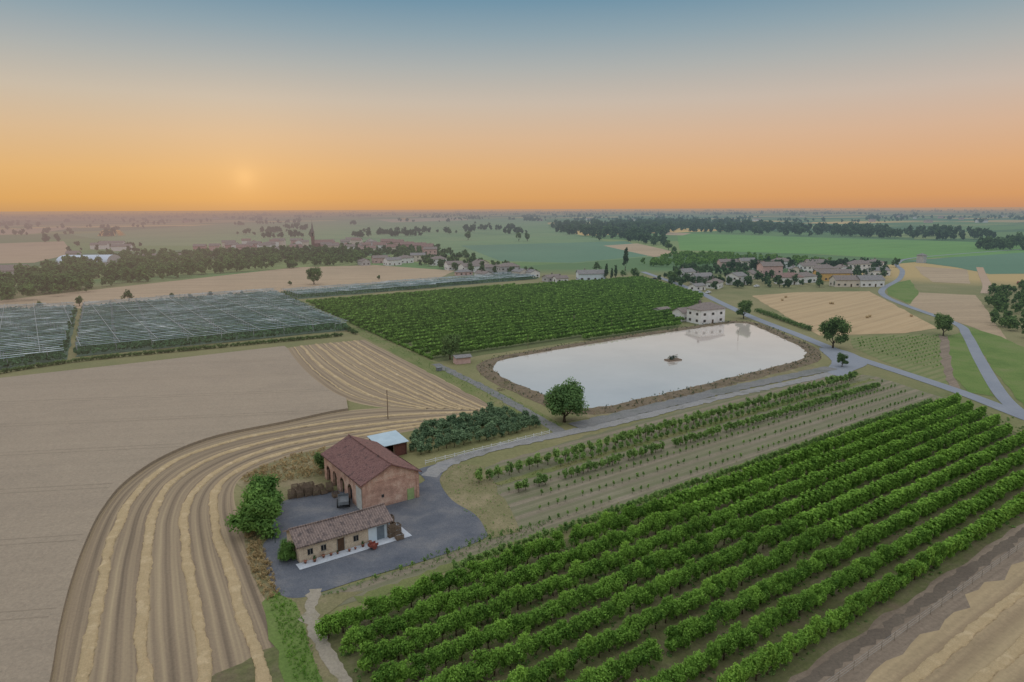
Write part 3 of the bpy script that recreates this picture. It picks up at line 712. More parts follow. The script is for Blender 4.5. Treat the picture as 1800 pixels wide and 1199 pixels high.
weeds([(500,521),(540,533),(640,581),(760,637),(880,691),(985,745),(975,758),(880,715),(700,622),(600,570)],700,LFD,"rough grass along the diagonal field track",.5)
GRASSL=leaf_mat("mixed_grass",alb(96,108,58),alb(150,142,92))
pts=[SR(random.uniform(62,200),random.choice((-77.9,-98.7,-104.5,-102))+random.gauss(0,.6)) for _ in range(1100)]
scatter("grass_tufts",wd,pts,GRASSL,rng.uniform(.25,.6,len(pts)),"scattered grass tufts in the young orchard","grass")

# ---------------------------------------------------------------- netted orchards
NET=newmat("hail_net"); nt=NET.node_tree; p=pos(nt)
f=noise_tex(nt,p,.10,5,.75)
c=ramp(nt,f,[alb(104,122,124),alb(132,146,148),alb(174,183,184),alb(214,217,217)],[.33,.5,.62,.74]); finish(NET,bsdf(nt,c,.9))
POST=simple_mat("grey_post",alb(174,179,179),alb(136,140,140),2.0)
NETF=ground_mat("netted_orchard_floor",[alb(82,102,86),alb(96,114,96)],.1,1.0,.4)
def net_block(corners,label,sp=3.9,wk=1.0,ht=3.3):
    w=[G(*q) for q in corners]
    sheet("netted_orchard_ground",w,NETF,.045 if wk<1.3 else .047,px=False)
    sr=[toSR(*q) for q in w]; s0=min(q[0] for q in sr);s1=max(q[0] for q in sr);r0=min(q[1] for q in sr);r1=max(q[1] for q in sr)
    root=put("netted_orchard_frame",None,loc=(w[0][0],w[0][1],0),label=label,category="hail net frame",group="hail netted orchard frames")
    ox,oy=w[0]; posts=[]; tp=[]
    r=r0+1
    while r<r1:
        ss=[s for s in np.arange(s0,s1,1.0) if inside(SR(s,r),w)]
        if len(ss)>4:
            a,b_=ss[0],ss[-1]; S=np.arange(a,b_,1.2); V=[]
            wz=np.convolve(rng.normal(0,1,len(S)+8),np.ones(4)/4,'same')[:len(S)]
            wd_=wk*(.24+.24*np.clip(np.convolve(rng.normal(0,1,len(S)+12),np.ones(9)/9,'same')[:len(S)]*3,-.6,1.8))
            for i,s in enumerate(S):
                for sg in (-1,0,1):
                    q=SR(s,r+sg*wd_[i]+wz[i]*.25); V.append((q[0]-ox,q[1]-oy,ht+(.2 if sg==0 else 0)+wz[i]*.1))
            fs=[(i*3+j,(i+1)*3+j,(i+1)*3+j+1,i*3+j+1) for i in range(len(S)-1) for j in (0,1)]
            put("net",mesh_py("net",V,fs,NET),parent=root)
            for s in np.arange(a,b_,12): posts.append(SR(s,r))
            for s in np.arange(a,b_,1.5): tp.append(SR(s+random.gauss(0,.2),r+sp/2+random.gauss(0,.15)))
        r+=sp
    s=s0+2
    while s<s1:
        rr=[r for r in np.arange(r0,r1,1.0) if inside(SR(s,r),w)]
        if len(rr)>3:
            a=SR(s,rr[0]);b_=SR(s,rr[-1]); mb=MB(); mb.tube([(a[0]-ox,a[1]-oy,ht+.5),(b_[0]-ox,b_[1]-oy,ht+.5)],[.10,.10],4)
            put("cable",mb.mesh("cable",POST),parent=root)
        s+=12
    posts.sort(key=lambda q:math.hypot(*q))
    mb=MB(); mb.box(-.07,.07,-.07,.07,0,ht+.6); pm=mb.mesh("post",POST)
    for q in posts[:100]: put("post",pm,parent=root,loc=(q[0]-ox,q[1]-oy,0))
    if len(posts)>100:
        mb=MB()
        for q in posts[100:]: mb.box(q[0]-ox-.07,q[0]-ox+.07,q[1]-oy-.07,q[1]-oy+.07,0,ht+.6)
        put("posts",mb.mesh("posts",POST),parent=root,kind='stuff')
    return tp
TN=[crown(36,(1.3,.85,1.0),1.5,.4,6,500+i) for i in range(4)]
tp=net_block([(147,541),(482,516),(618,580),(132,628)],"pale hail nets on posts over dark orchard rows")
tp+=net_block([(-180,575),(-20,548),(137,542),(118,632),(-160,675)],"pale hail nets over dark orchard beside hedge")
scatter("netted_orchard_trees",TN,tp,LSH,rng.uniform(.85,1.1,len(tp)),"dark green orchard rows growing under hail nets","orchard trees")
tp=net_block([(492,515),(900,483),(945,490),(525,526)],"narrow pale netted orchard block behind tan track",4.4,2.6,2.4)
scatter("netted_orchard_trees",TN,tp,LSH,rng.uniform(.6,.8,len(tp)),"low green orchard rows growing under hail nets","orchard trees")

# ---------------------------------------------------------------- buildings
def wallm(name,a,b_,sc=.6): return simple_mat(name,a,b_,sc,.9,obj=True)
WALLS={'white':wallm("white_plaster",alb(238,236,233),alb(216,212,208)),'cream':wallm("cream_plaster",alb(226,214,199),alb(204,191,175)),
 'pink':wallm("pink_plaster",alb(214,182,174),alb(192,160,153)),'yellow':wallm("yellow_plaster",alb(228,184,110),alb(204,162,98)),
 'grey':wallm("grey_plaster",alb(196,193,190),alb(168,165,162)),'blue':wallm("pale_blue_plaster",alb(216,226,232),alb(196,208,216)),'red':wallm("red_plaster",alb(198,158,152),alb(176,138,133))}
def roofm(name,cols,scale=2.2,axis=0):
    m=newmat(name); nt=m.node_tree; oc=nt.nodes.new('ShaderNodeTexCoord').outputs['Object']
    f=noise_tex(nt,oc,.9,6,.75); f2=noise_tex(nt,oc,4.0,3,.7)
    s=nt.nodes.new('ShaderNodeSeparateXYZ'); nt.links.new(oc,s.inputs[0])
    w=mathn(nt,'SINE',mathn(nt,'MULTIPLY',s.outputs[axis],2*math.pi*scale))
    c=ramp(nt,f,cols,[.36,.5,.64]); c=mixc(nt,.65,c,ramp(nt,f2,[(.5,.5,.5,1),(1.4,1.4,1.4,1)],[.3,.7]),'MULTIPLY')
    c=mixc(nt,mathn(nt,'MULTIPLY',mathn(nt,'ADD',w,1.0),.2),c,(.04,.03,.03,1))
    return finish(m,bsdf(nt,c,.9,w,.6,.08))
ROOFS={'red':roofm("red_tile",[alb(144,116,110),alb(162,132,123),alb(134,110,106)]),'brown':roofm("brown_tile",[alb(134,123,117),alb(156,143,136),alb(122,114,110)]),
 'grey':roofm("grey_tile",[alb(136,133,133),alb(158,154,152),alb(122,119,120)])}
GLASS=simple_mat("window_glass",(.02,.022,.028,1),(.03,.03,.03,1),1,.15)
FRAME=simple_mat("window_frame",alb(170,165,155),alb(140,134,124),2)
SHUT=simple_mat("shutter",alb(110,96,84),alb(88,76,66),2)
WOOD=simple_mat("weathered_wood",alb(132,114,96),alb(98,84,72),3,obj=True)
DOORM=simple_mat("door_wood",alb(96,74,58),alb(76,58,46),2)
mb=MB(); mb.box(-.45,.45,-.05,0,0,1.3,0).box(-.52,.52,-.09,-.05,-.08,0,1).box(-.52,.52,-.09,-.05,1.3,1.38,1).box(-.52,-.45,-.09,-.05,0,1.3,1).box(.45,.52,-.09,-.05,0,1.3,1).box(-.9,-.53,-.08,-.02,0,1.3,2).box(.53,.9,-.08,-.02,0,1.3,2)
WINM=mb.mesh("window",[GLASS,FRAME,SHUT])
mb=MB(); mb.box(-.45,.45,-.05,0,0,1.0,0).box(-.52,.52,-.09,-.05,-.08,0,1).box(-.52,.52,-.09,-.05,1.0,1.08,1).box(-.03,.03,-.07,-.05,0,1.0,1)
WINS=mb.mesh("window",[GLASS,FRAME])
mb=MB(); mb.box(-.55,.55,-.07,0,0,2.2,0).box(-.63,-.55,-.1,0,0,2.28,1).box(.55,.63,-.1,0,0,2.28,1); DRM=mb.mesh("door",[DOORM,FRAME])
mb=MB(); mb.box(-.35,.35,-.35,.35,-1.0,1.0).box(-.45,.45,-.45,.45,1.0,1.15); CHM=mb.mesh("chimney",[ROOFS['brown']])
def house(x,y,L,W_,h,rh,ang,wm,rm,label,win=1,name="house",cat="house",hip=False,group=None,chim=True,wsc=1.0):
    e=put(name,None,loc=(x,y,0),rot=ang,label=label,category=cat)
    if group: e['group']=group
    a,b_=L/2,W_/2; mb=MB()
    mb.face([(-a,-b_,0),(a,-b_,0),(a,-b_,h),(-a,-b_,h)]).face([(a,b_,0),(-a,b_,0),(-a,b_,h),(a,b_,h)])
    if hip:
        mb.face([(a,-b_,0),(a,b_,0),(a,b_,h),(a,-b_,h)]).face([(-a,b_,0),(-a,-b_,0),(-a,-b_,h),(-a,b_,h)])
    else:
        mb.face([(a,-b_,0),(a,b_,0),(a,b_,h),(a,0,h+rh-.02),(a,-b_,h)]).face([(-a,b_,0),(-a,-b_,0),(-a,-b_,h),(-a,0,h+rh-.02),(-a,b_,h)])
    put("wall",mb.mesh("wall",WALLS[wm] if isinstance(wm,str) else wm),parent=e)
    o=.5; z0=h-rh*o/b_; t_=.18; mb=MB()
    hx=(min(b_,a*.75)+o if hip else 0)
    P0=[(-a-o,-b_-o,z0),(a+o,-b_-o,z0),(a+o-hx,0,h+rh),(-a-o+hx,0,h+rh)]; P1=[(a+o,b_+o,z0),(-a-o,b_+o,z0),(-a-o+hx,0,h+rh),(a+o-hx,0,h+rh)]
    up=lambda q:[(u[0],u[1],u[2]+t_) for u in q]
    mb.face(up(P0)).face(up(P1)).face(P0[::-1]).face(P1[::-1])
    for q in (P0,P1):
        mb.face([q[0],q[1],up(q)[1],up(q)[0]])
    if hip:
        for q,r_ in ((P0,P1),(P1,P0)):
            mb.face(up([q[1],r_[0],q[2]])); mb.face([q[1],r_[0],up(r_)[0],up(q)[1]])
    else:
        for sx_ in (1,0):
            q=[P0[1],P0[2],P1[0]] if sx_ else [P1[1],P1[2],P0[0]]
            mb.face([q[0],q[1],up(q)[1],up(q)[0]]); mb.face([q[1],q[2],up(q)[2],up(q)[1]])
    ro=put("roof",mb.mesh("roof",ROOFS[rm]),parent=e)
    if chim: put("chimney",CHM,parent=ro,loc=(a*random.uniform(-.5,.5),b_*.3,h+rh*.8+.3))
    if win:
        fl=max(1,int(h/2.9)); nx=max(2,int(L/3.9)); nw=max(1,int(W_/4))
        for k_ in range(fl):
            for i in range(nx):
                xx=-a+L*(i+.5)/nx; zz_=.9+2.9*k_
                if k_==0 and i==nx//2: put("door",DRM,parent=e,loc=(xx,-b_,0),scale=wsc)
                else: put("window",WINM,parent=e,loc=(xx,-b_,zz_),scale=wsc)
            for i in range(nw):
                put("window",WINM,parent=e,loc=(a,-b_+W_*(i+.5)/nw,.9+2.9*k_),rot=math.pi/2,scale=wsc)
                put("window",WINM,parent=e,loc=(-a,b_-W_*(i+.5)/nw,.9+2.9*k_),rot=-math.pi/2,scale=wsc)
    return e
def hp(px,py,*a,**k_): x,y=G(px,py); return house(x,y,*a,**k_)
HG="village houses"
hp(1240,566,14,9,6.4,2.3,A0-.15,'white','brown',"white two-storey farmhouse beside the pond",hip=True,wsc=.8)
hp(1204,562,9,7,4.0,1.6,A0-.15,'white','brown',"low white annex beside the pond farmhouse",win=1,cat="annex",name="annex",chim=False,wsc=.75)
hp(1163,551,7,4,2.4,.6,A0,'grey','brown',"small dark shed beside the orchard",win=0,name="shed",cat="shed",chim=False)
hp(1038,493,19,9,5.2,2.2,A0-.5,'blue','grey',"pale blue farmhouse with grey roof")
V1=[(1205,492,11,8,6,2,.0,'white','grey'),(1233,498,13,8,5,2,-.3,'grey','grey'),(1256,506,10,8,4,2,.4,'white','brown'),(1294,500,10,9,6,2,0,'white','grey'),(1318,490,10,7,4,2,.3,'cream','brown'),
 (1280,470,17,8,5,2,-.55,'pink','brown'),(1312,470,14,8,6,2,-.4,'cream','grey'),(1352,487,15,10,8.5,2.5,-.5,'pink','brown'),(1372,471,15,9,6,2.4,-.6,'white','brown'),(1386,499,16,9,5,2.4,-.6,'white','red'),(1412,496,15,9,4.5,2.2,-.2,'white','brown'),(1434,474,17,10,6,2.4,-.6,'cream','brown'),
 (1448,485,14,9,6,2.4,-.5,'white','brown'),(1462,493,24,8,5.5,2.2,-.6,'yellow','brown'),(1490,503,20,9,4.5,2.4,-.6,'cream','brown'),(1526,503,16,9,4.5,2.4,-.5,'white','grey'),(1508,476,16,9,6,2.4,-.5,'white','brown'),(1542,484,15,9,4,2,-.3,'white','grey'),
 (1535,473,12,9,6,2,-.3,'white','brown'),(1418,480,12,8,6,2,-.5,'white','brown'),(1338,474,11,8,5,2,-.4,'white','red'),(1225,510,9,6,3,1.2,0,'white','grey'),(1396,484,11,8,5,2,.7,'cream','grey'),(1480,482,11,8,5,2,.9,'white','brown')]
for px,py,L,W_,h,rh,da,wm,rm in V1:
    hp(px,py,L,W_,h,rh,A0+da,wm,rm,{'red':"red brick",'pink':"pink plaster",'cream':"cream plaster",'yellow':"long orange-yellow",'grey':"grey plaster",'white':"white plaster"}[wm]+" village house with tiled roof",group=HG,hip=random.random()<.3,wsc=.85)
V2=[(798,474,14,9,5,2.2),(825,478,15,9,5,2.2),(845,474,13,9,6,2.2),(868,480,14,9,5,2),(893,482,16,9,6.5,2.2),(915,486,12,8,4,2),(935,487,9,8,4,1.6),(770,466,14,9,6,2),(757,455,13,9,10,2.2),(735,459,14,9,6,2),(712,462,14,9,5,2),(690,466,14,9,5,2),
 (668,462,14,9,5,2),(640,466,12,8,4,2),(970,494,12,7,3,1.5),(985,496,9,6,3,1.5),(850,487,16,7,3,1.5),(815,484,12,7,3,1.5)]
for i,(px,py,L,W_,h,rh) in enumerate(V2):
    wm=random.choice(['white','cream','white','grey','pink']); rm=random.choice(['brown','brown','grey'])
    hp(px,py,L,W_,h,rh,A0+random.choice((-.5,-.2,0,1.5)),wm,rm,wm+" plaster village house with tiled roof",group=HG,hip=random.random()<.2,wsc=.85)
V3=[(682,433,18,9,7,3,'red'),(700,436,14,9,8,3,'pink'),(716,439,16,9,7,3,'red'),(736,441,18,9,7,3,'pink'),(752,445,13,9,8,3,'red'),(668,440,16,9,7,3,'white'),(690,443,13,9,6,3,'cream')]
for px,py,L,W_,h,rh,wm in V3: hp(px,py,L,W_,h,rh,A0-.6,wm,'red',"pinkish plaster village house with red roof",win=0,group=HG)
k_=0
while k_<40:
    px=random.uniform(400,660); py=random.uniform(430,448)
    if abs(px-551)<14: continue
    wm=random.choice(['white','cream','pink','white','red','grey']); rm=random.choice(['red','brown','brown'])
    hp(px,py,random.uniform(9,17),random.uniform(8,10),random.uniform(4.5,8),2.4,A0+random.choice((-.6,-.3,0,1.3)),wm,rm,wm+" plaster house with tiled roof in old village",win=0,group=HG,chim=False); k_+=1
for px,py,L,h,wm in ((352,441,14,6,'red'),(378,440,12,6,'pink'),(428,442,12,6,'white'),(198,436,30,7,'white'),(176,438,20,6,'white'),(215,441,22,6,'white'),(282,457,40,4,'white'),(12,482,30,5,'cream'),(20,486,22,5,'grey'),(620,427,20,6,'cream'),(130,453,12,5,'grey')):
    hp(px,py,L,10,h,2.4,A0-.4,wm,'brown',wm+" farmhouse with tiled roof among trees",win=0,chim=False)
for k_ in range(26):
    px=random.uniform(0,1800); py=random.uniform(376,392)
    hp(px,py,random.uniform(14,35),11,7,3,A0+random.uniform(-.6,.6),random.choice(['white','cream','pink']),'brown',"pale distant farmhouse on the hazy plain",win=0,chim=False,group="distant farmhouses")
x,y=G(551,440); BRK=wallm("village_brick",alb(140,108,98),alb(116,90,82))
e=put("church",None,loc=(x,y,0),rot=A0-.3,label="old brick village church with pointed bell tower",category="church")
mb=MB(); mb.face([(2,-6,0),(24,-6,0),(24,-6,9),(2,-6,9)]).face([(24,6,0),(2,6,0),(2,6,9),(24,6,9)]).face([(24,-6,0),(24,6,0),(24,6,9),(24,0,12.8),(24,-6,9)]).face([(2,6,0),(2,-6,0),(2,-6,9),(2,0,12.8),(2,6,9)])
put("nave",mb.mesh("nave",BRK),parent=e)
mb=MB(); mb.face([(1.5,-6.6,8.7),(24.5,-6.6,8.7),(24.5,0,13.1),(1.5,0,13.1)]).face([(24.5,6.6,8.7),(1.5,6.6,8.7),(1.5,0,13.1),(24.5,0,13.1)]); put("roof",mb.mesh("roof",ROOFS['red']),parent=e)
mb=MB(); mb.box(-2.0,2.0,-2.0,2.0,0,17).box(-2.3,2.3,-2.3,2.3,17,17.5)
for sx_ in (-1.7,1.7):
    for sy_ in (-1.7,1.7): mb.box(sx_-.3,sx_+.3,sy_-.3,sy_+.3,17.5,21.5)
mb.box(-.9,.9,-.9,.9,17.5,21.5,1).box(-2.2,2.2,-2.2,2.2,21.5,22)
tw=put("bell_tower",mb.mesh("bell_tower",[BRK,GLASS]),parent=e)
mb=MB(); b0=[(2.0*math.cos(t),2.0*math.sin(t),22.002) for t in [i*math.pi/4 for i in range(8)]]
for i in range(8): mb.face([b0[i],b0[(i+1)%8],(0,0,36)])
mb.tube([(0,0,35.8),(0,0,38)],[.15,.1],5); put("spire",mb.mesh("spire",ROOFS['brown']),parent=tw)
x,y=G(158,466); e=put("pavilion",None,loc=(x,y,0),rot=A0-.5,label="long pale blue arched sports hall among trees",category="hall")
mb=MB(); K=12; PL_=22; PW=15; PH=3.5; PA=6.0
for i in range(K):
    a0,a1=math.pi*i/K,math.pi*(i+1)/K
    mb.face([(-PL_,-PW*math.cos(a0),PH+PA*math.sin(a0)),(PL_,-PW*math.cos(a0),PH+PA*math.sin(a0)),(PL_,-PW*math.cos(a1),PH+PA*math.sin(a1)),(-PL_,-PW*math.cos(a1),PH+PA*math.sin(a1))])
put("roof",mb.mesh("roof",simple_mat("pale_membrane",alb(206,218,230),alb(190,203,217),.2)),parent=e)
a_=PL_-.1; b2=PW-.1
mb=MB(); mb.face([(-a_,-b2,0),(a_,-b2,0),(a_,-b2,PH),(-a_,-b2,PH)]).face([(-a_,b2,0),(a_,b2,0),(a_,b2,PH),(-a_,b2,PH)])
for xx in (-a_,a_): mb.face([(xx,-b2,0),(xx,b2,0)]+[(xx,b2*math.cos(math.pi*i/K),PH+(PA-.1)*math.sin(math.pi*i/K)) for i in range(K+1)])
put("wall",mb.mesh("wall",WALLS['grey']),parent=e)
hp(1619,462,6,6,7,1.5,A0,'grey','grey',"small square grey pump tower",win=0,name="pump_tower",cat="tower",chim=False,hip=True)

# ---- brick barn
def brickm(name,cols,mort):
    m=newmat(name); nt=m.node_tree; oc=nt.nodes.new('ShaderNodeTexCoord').outputs['Object']
    f=noise_tex(nt,oc,.5,6,.7); f2=noise_tex(nt,oc,5,3,.7)
    s=nt.nodes.new('ShaderNodeSeparateXYZ'); nt.links.new(oc,s.inputs[0])
    q=nt.nodes.new('ShaderNodeCombineXYZ'); nt.links.new(mathn(nt,'ADD',s.outputs[0],s.outputs[1]),q.inputs[0]); nt.links.new(s.outputs[2],q.inputs[1])
    br=nt.nodes.new('ShaderNodeTexBrick'); br.inputs['Scale'].default_value=1.0; br.inputs['Brick Width'].default_value=.28; br.inputs['Row Height'].default_value=.08; br.inputs['Mortar Size'].default_value=.012
    br.inputs['Color1'].default_value=(1,1,1,1); br.inputs['Color2'].default_value=(.75,.75,.75,1); br.inputs['Mortar'].default_value=mort
    nt.links.new(q.outputs[0],br.inputs['Vector'])
    c=ramp(nt,f,cols,[.38,.5,.62]); c=mixc(nt,.6,c,br.outputs['Color'],'MULTIPLY'); c=mixc(nt,.5,c,ramp(nt,f2,[(.55,.55,.55,1),(1.35,1.35,1.35,1)],[.3,.7]),'MULTIPLY')
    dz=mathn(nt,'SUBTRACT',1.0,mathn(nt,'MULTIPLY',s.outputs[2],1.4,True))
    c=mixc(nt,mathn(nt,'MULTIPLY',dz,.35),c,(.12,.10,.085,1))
    return finish(m,bsdf(nt,c,.95))
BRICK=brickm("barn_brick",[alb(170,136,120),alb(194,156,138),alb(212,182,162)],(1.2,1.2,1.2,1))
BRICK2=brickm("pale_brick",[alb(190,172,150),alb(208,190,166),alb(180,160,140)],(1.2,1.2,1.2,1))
bx,by=-25.3,106.9
e=put("brick_barn",None,loc=(bx+.2,by+.3,0),rot=A0,label="large red brick barn with tiled gable roof and arches",category="barn")
Wb,Lb,hb,ab=10.5,18.0,4.9,7.3
mb=MB()
xs=np.linspace(0,Lb,181)
ARC=(5.6,9.2,12.8,16.0); AR=.95; AZ=2.2
def archz(yy):
    for c0 in ARC:
        d_=abs(yy-c0)
        if d_<AR: return AZ+math.sqrt(max(0,AR**2-d_*d_))
    return 0.0
for i in range(180):
    ym=(xs[i]+xs[i+1])/2
    z0,z1=(archz(xs[i]+1e-4),archz(xs[i+1]-1e-4)) if archz(ym)>0 else (0,0)
    if archz(ym)>0: z0=max(z0,AZ); z1=max(z1,AZ)
    mb.face([(0,xs[i+1],z1),(0,xs[i],z0),(0,xs[i],hb),(0,xs[i+1],hb)])
    if archz(ym)>0: mb.face([(0,xs[i],z0),(0,xs[i+1],z1),(.45,xs[i+1],z1),(.45,xs[i],z0)])
for c0 in ARC:
    for s_ in (-AR,AR): mb.face([(0,c0+s_,0),(.45,c0+s_,0),(.45,c0+s_,AZ),(0,c0+s_,AZ)])
mb.face([(0,0,0),(Wb,0,0),(Wb,0,hb),(Wb/2,0,ab),(0,0,hb)]).face([(Wb,Lb,0),(0,Lb,0),(0,Lb,hb),(Wb/2,Lb,ab),(Wb,Lb,hb)]).face([(Wb,0,0),(Wb,Lb,0),(Wb,Lb,hb),(Wb,0,hb)])
for px_ in (0.0,Wb-.5):
    mb.box(px_,px_+.5,-.12,-.003,0,hb-.3)
mb.box(.5,Wb-.5,-.07,-.003,hb-.2,hb-.05)
put("wall",mb.mesh("wall",BRICK),parent=e)
BROOF=roofm("barn_tile",[alb(108,80,78),alb(142,106,100),alb(96,76,75)],2.6,1)
def gable_roof(Wx,Ly,h0,hr,o,mat,parent,seg=40,lift=.0):
    mb=MB(); sl=(hr-h0)/(Wx/2); zE=h0-sl*o; t_=.22
    ys=np.linspace(-o,Ly+o,seg+1)
    sag=lambda yy,x_: -.12*math.sin(math.pi*(yy+o)/(Ly+2*o))+random.gauss(0,.012)
    for sd_ in (0,1):
        prof_=[(-o,zE),(Wx*.25,(h0+hr)/2-.04),(Wx/2,hr)]
        prof_=[(p_[0] if not sd_ else Wx-p_[0],p_[1]) for p_ in prof_]
        grid=[[(p_[0],yy,p_[1]+t_+lift+sag(yy,0)) for p_ in prof_] for yy in ys]
        for r_i in range(len(grid)): grid[r_i][2]=(Wx/2,ys[r_i],hr+t_+lift-.12*math.sin(math.pi*(ys[r_i]+o)/(Ly+2*o)))
        for i in range(seg):
            for j in range(2): mb.face([grid[i][j],grid[i][j+1],grid[i+1][j+1],grid[i+1][j]])
        lo=[(p_[0],p_[1]+.02) for p_ in prof_]
        for i in (0,1): mb.face([(lo[i][0],ys[0],lo[i][1]),(lo[i+1][0],ys[0],lo[i+1][1]),(lo[i+1][0],ys[-1],lo[i+1][1]),(lo[i][0],ys[-1],lo[i][1])])
        mb.face([(lo[0][0],ys[0],lo[0][1]),(lo[0][0],ys[-1],lo[0][1]),grid[-1][0],grid[0][0]])
        for gi_,yy in ((0,ys[0]),(-1,ys[-1])):
            mb.face([(lo[0][0],yy,lo[0][1]),(lo[1][0],yy,lo[1][1]),(lo[2][0],yy,lo[2][1]),grid[gi_][2],grid[gi_][1],grid[gi_][0]])
    mb.tube([(Wx/2,yy,hr+t_+lift+.03-.12*math.sin(math.pi*(yy+o)/(Ly+2*o))) for yy in ys],[.14]*len(ys),6)
    return put("roof",mb.mesh("roof",mat),parent=parent)
gable_roof(Wb,Lb,hb,ab,.45,BROOF,e)
PALE=simple_mat("pale_door_paint",alb(205,205,198),alb(180,178,170),1.5)
GRN=simple_mat("green_door_paint",alb(160,178,122),alb(140,158,108),1.5)
mb=MB(); mb.box(-.1,-.03,.35,2.6,0,3.9); mb.box(-.14,-.1,.35,2.6,3.9,4.05); put("door",mb.mesh("door",PALE),parent=e,label="tall pale sliding barn door")
mb=MB(); mb.box(8.3,9.4,-.07,-.004,0,2.1).box(8.2,8.3,-.1,-.004,0,2.2).box(9.4,9.5,-.1,-.004,0,2.2); put("door",mb.mesh("door",GRN),parent=e,label="small green door in the gable")
put("window",WINS,parent=e,loc=(3.6,-.01,1.8),scale=.5)
# ---- low building
x0,y0=G(527,991); 
e=put("low_farm_building",None,loc=(x0,y0,0),rot=A0,label="low brick outbuilding with brown tiled roof",category="outbuilding")
L2,W2,h2,r2=14.2,5.6,2.75,4.1
mb=MB(); mb.face([(0,0,0),(10.6,0,0),(10.6,0,h2),(0,0,h2)]).face([(L2,W2,0),(0,W2,0),(0,W2,h2),(L2,W2,h2)]).face([(0,W2,0),(0,0,0),(0,0,h2),(0,W2/2,r2),(0,W2,h2)]).face([(L2,0,0),(L2,W2,0),(L2,W2,h2),(L2,W2/2,r2),(L2,0,h2)],1).face([(10.6,0,0),(L2,0,0),(L2,0,h2),(10.6,0,h2)],1)
put("wall",mb.mesh("wall",[BRICK2,WALLS['blue']]),parent=e)
LROOF=roofm("old_tile",[alb(112,100,97),alb(150,132,124),alb(98,89,88)],2.6,1)
rr_=gable_roof(W2,L2,h2,r2,.45,LROOF,e,seg=30); rr_.rotation_euler=(0,0,-math.pi/2); rr_.location=(0,W2,0)
for xx in (1.6,3.6,8.6): put("window",WINS,parent=e,loc=(xx,-.01,1.0),scale=.85)
put("door",DRM,parent=e,loc=(6.2,-.01,0),scale=.95)
mb=MB(); mb.box(-.6,.6,-.07,0,0,2.2); put("door",mb.mesh("door",simple_mat("grey_door",alb(120,130,138),alb(100,110,118),2)),parent=e,loc=(12.6,-.01,0),label="grey door in the white wall")
put("window",WINS,parent=e,loc=(L2+.01,W2/2,1.0),rot=math.pi/2,scale=.8)
sheet("concrete_apron",[(x0+D[0]*a+N[0]*b_,y0+D[1]*a+N[1]*b_) for a,b_ in ((-.6,0.0),(-.6,1.9),(17,1.9),(17,-3.5),(14.3,-3.5),(14.3,0))],CONC,.11,px=False,rough=0)
x,y=G(690,806); e=put("open_shed",None,loc=(x-.5,y+.5,0),rot=A0,label="open shed with pale flat metal roof beside barn",category="shed")
MET=simple_mat("pale_blue_metal",alb(178,194,202),alb(160,177,186),.5,.5); DKR=simple_mat("dark_red_boards",alb(120,80,72),alb(92,62,58),2,obj=True)
mb=MB(); mb.face([(-2.6,-.6,2.9),(4.0,-.6,2.9),(4.0,5.6,3.6),(-2.6,5.6,3.6)]).face([(-2.6,-.6,2.8),(-2.6,5.6,3.5),(4.0,5.6,3.5),(4.0,-.6,2.8)]).face([(-2.6,-.6,2.8),(4,-.6,2.8),(4,-.6,2.9),(-2.6,-.6,2.9)]).face([(4,-.6,2.8),(4,5.6,3.5),(4,5.6,3.6),(4,-.6,2.9)]).face([(-2.6,-.6,2.8),(-2.6,5.6,3.5),(-2.6,5.6,3.6),(-2.6,-.6,2.9)])
put("roof",mb.mesh("roof",MET),parent=e)
mb=MB(); mb.box(-2.3,-2.15,0,5,0,2.9).box(-2.3,3.7,5,5.15,0,3.3).box(3.55,3.7,0,5,0,2.9).box(.8,3.5,0.0,.12,0,2.6); put("wall",mb.mesh("wall",DKR),parent=e)
mb=MB(); mb.box(-.08,.08,-.08,.08,0,2.8); pm=mb.mesh("post",WOOD)
for xx in (-2.2,.7,3.6): put("post",pm,parent=e,loc=(xx,-.2,0))
x,y=G(812,638); house(x,y,5,3,2.2,.5,A0-.2,'pink','grey',"small pink pump hut by the pond corner",win=0,name="pump_hut",cat="hut",chim=False)
a=np.array(G(748,817)); b_=np.array(G(966,763)); Lf=np.linalg.norm(b_-a); an=math.atan2(b_[1]-a[1],b_[0]-a[0])
WHT=simple_mat("white_paint",alb(226,226,224),alb(205,205,200),1.5)
e=put("white_fence",None,loc=(a[0],a[1],0),rot=an,label="white painted rail fence along the gravel road",category="fence")
mb=MB(); mb.box(-.06,.06,-.06,.06,0,1.0); pm=mb.mesh("post",WHT)
k_=int(Lf/2.2)
for i in range(k_+1): put("post",pm,parent=e,loc=(Lf*i/k_,0,0))
for z_ in (.45,.82):
    mb=MB(); mb.box(0,Lf,-.10,-.061,z_-.05,z_+.05); put("rail",mb.mesh("rail",WHT),parent=e)
e=put("wire_fence",None,loc=(*SR(30,-33),0),rot=A0,label="thin post and wire fence along the dirt strip",category="fence")
FPOST=simple_mat("dull_fence_post",alb(136,124,108),alb(116,104,90),3)
mb=MB(); mb.tube([(0,0,0),(0,0,1.2)],[.03,.025],5); pm=mb.mesh("post",FPOST)
for i in range(40): put("post",pm,parent=e,loc=(i*3,0,0))
for z_ in (.45,.8,1.15):
    mb=MB(); mb.tube([(0,0,z_),(117,0,z_)],[.01,.01],4); put("wire",mb.mesh("wire",POST),parent=e)
mb=MB(); mb.tube([(0,0,0),(0,0,8)],[.14,.09],7); mp=mb.mesh("pole",WOOD)
mb=MB(); mb.box(-.8,.8,-.05,.05,7.4,7.52); 
for xx in (-.7,0,.7): mb.tube([(xx,0,7.52),(xx,0,7.75)],[.05,.04],5)
mc=mb.mesh("crossarm",WOOD)
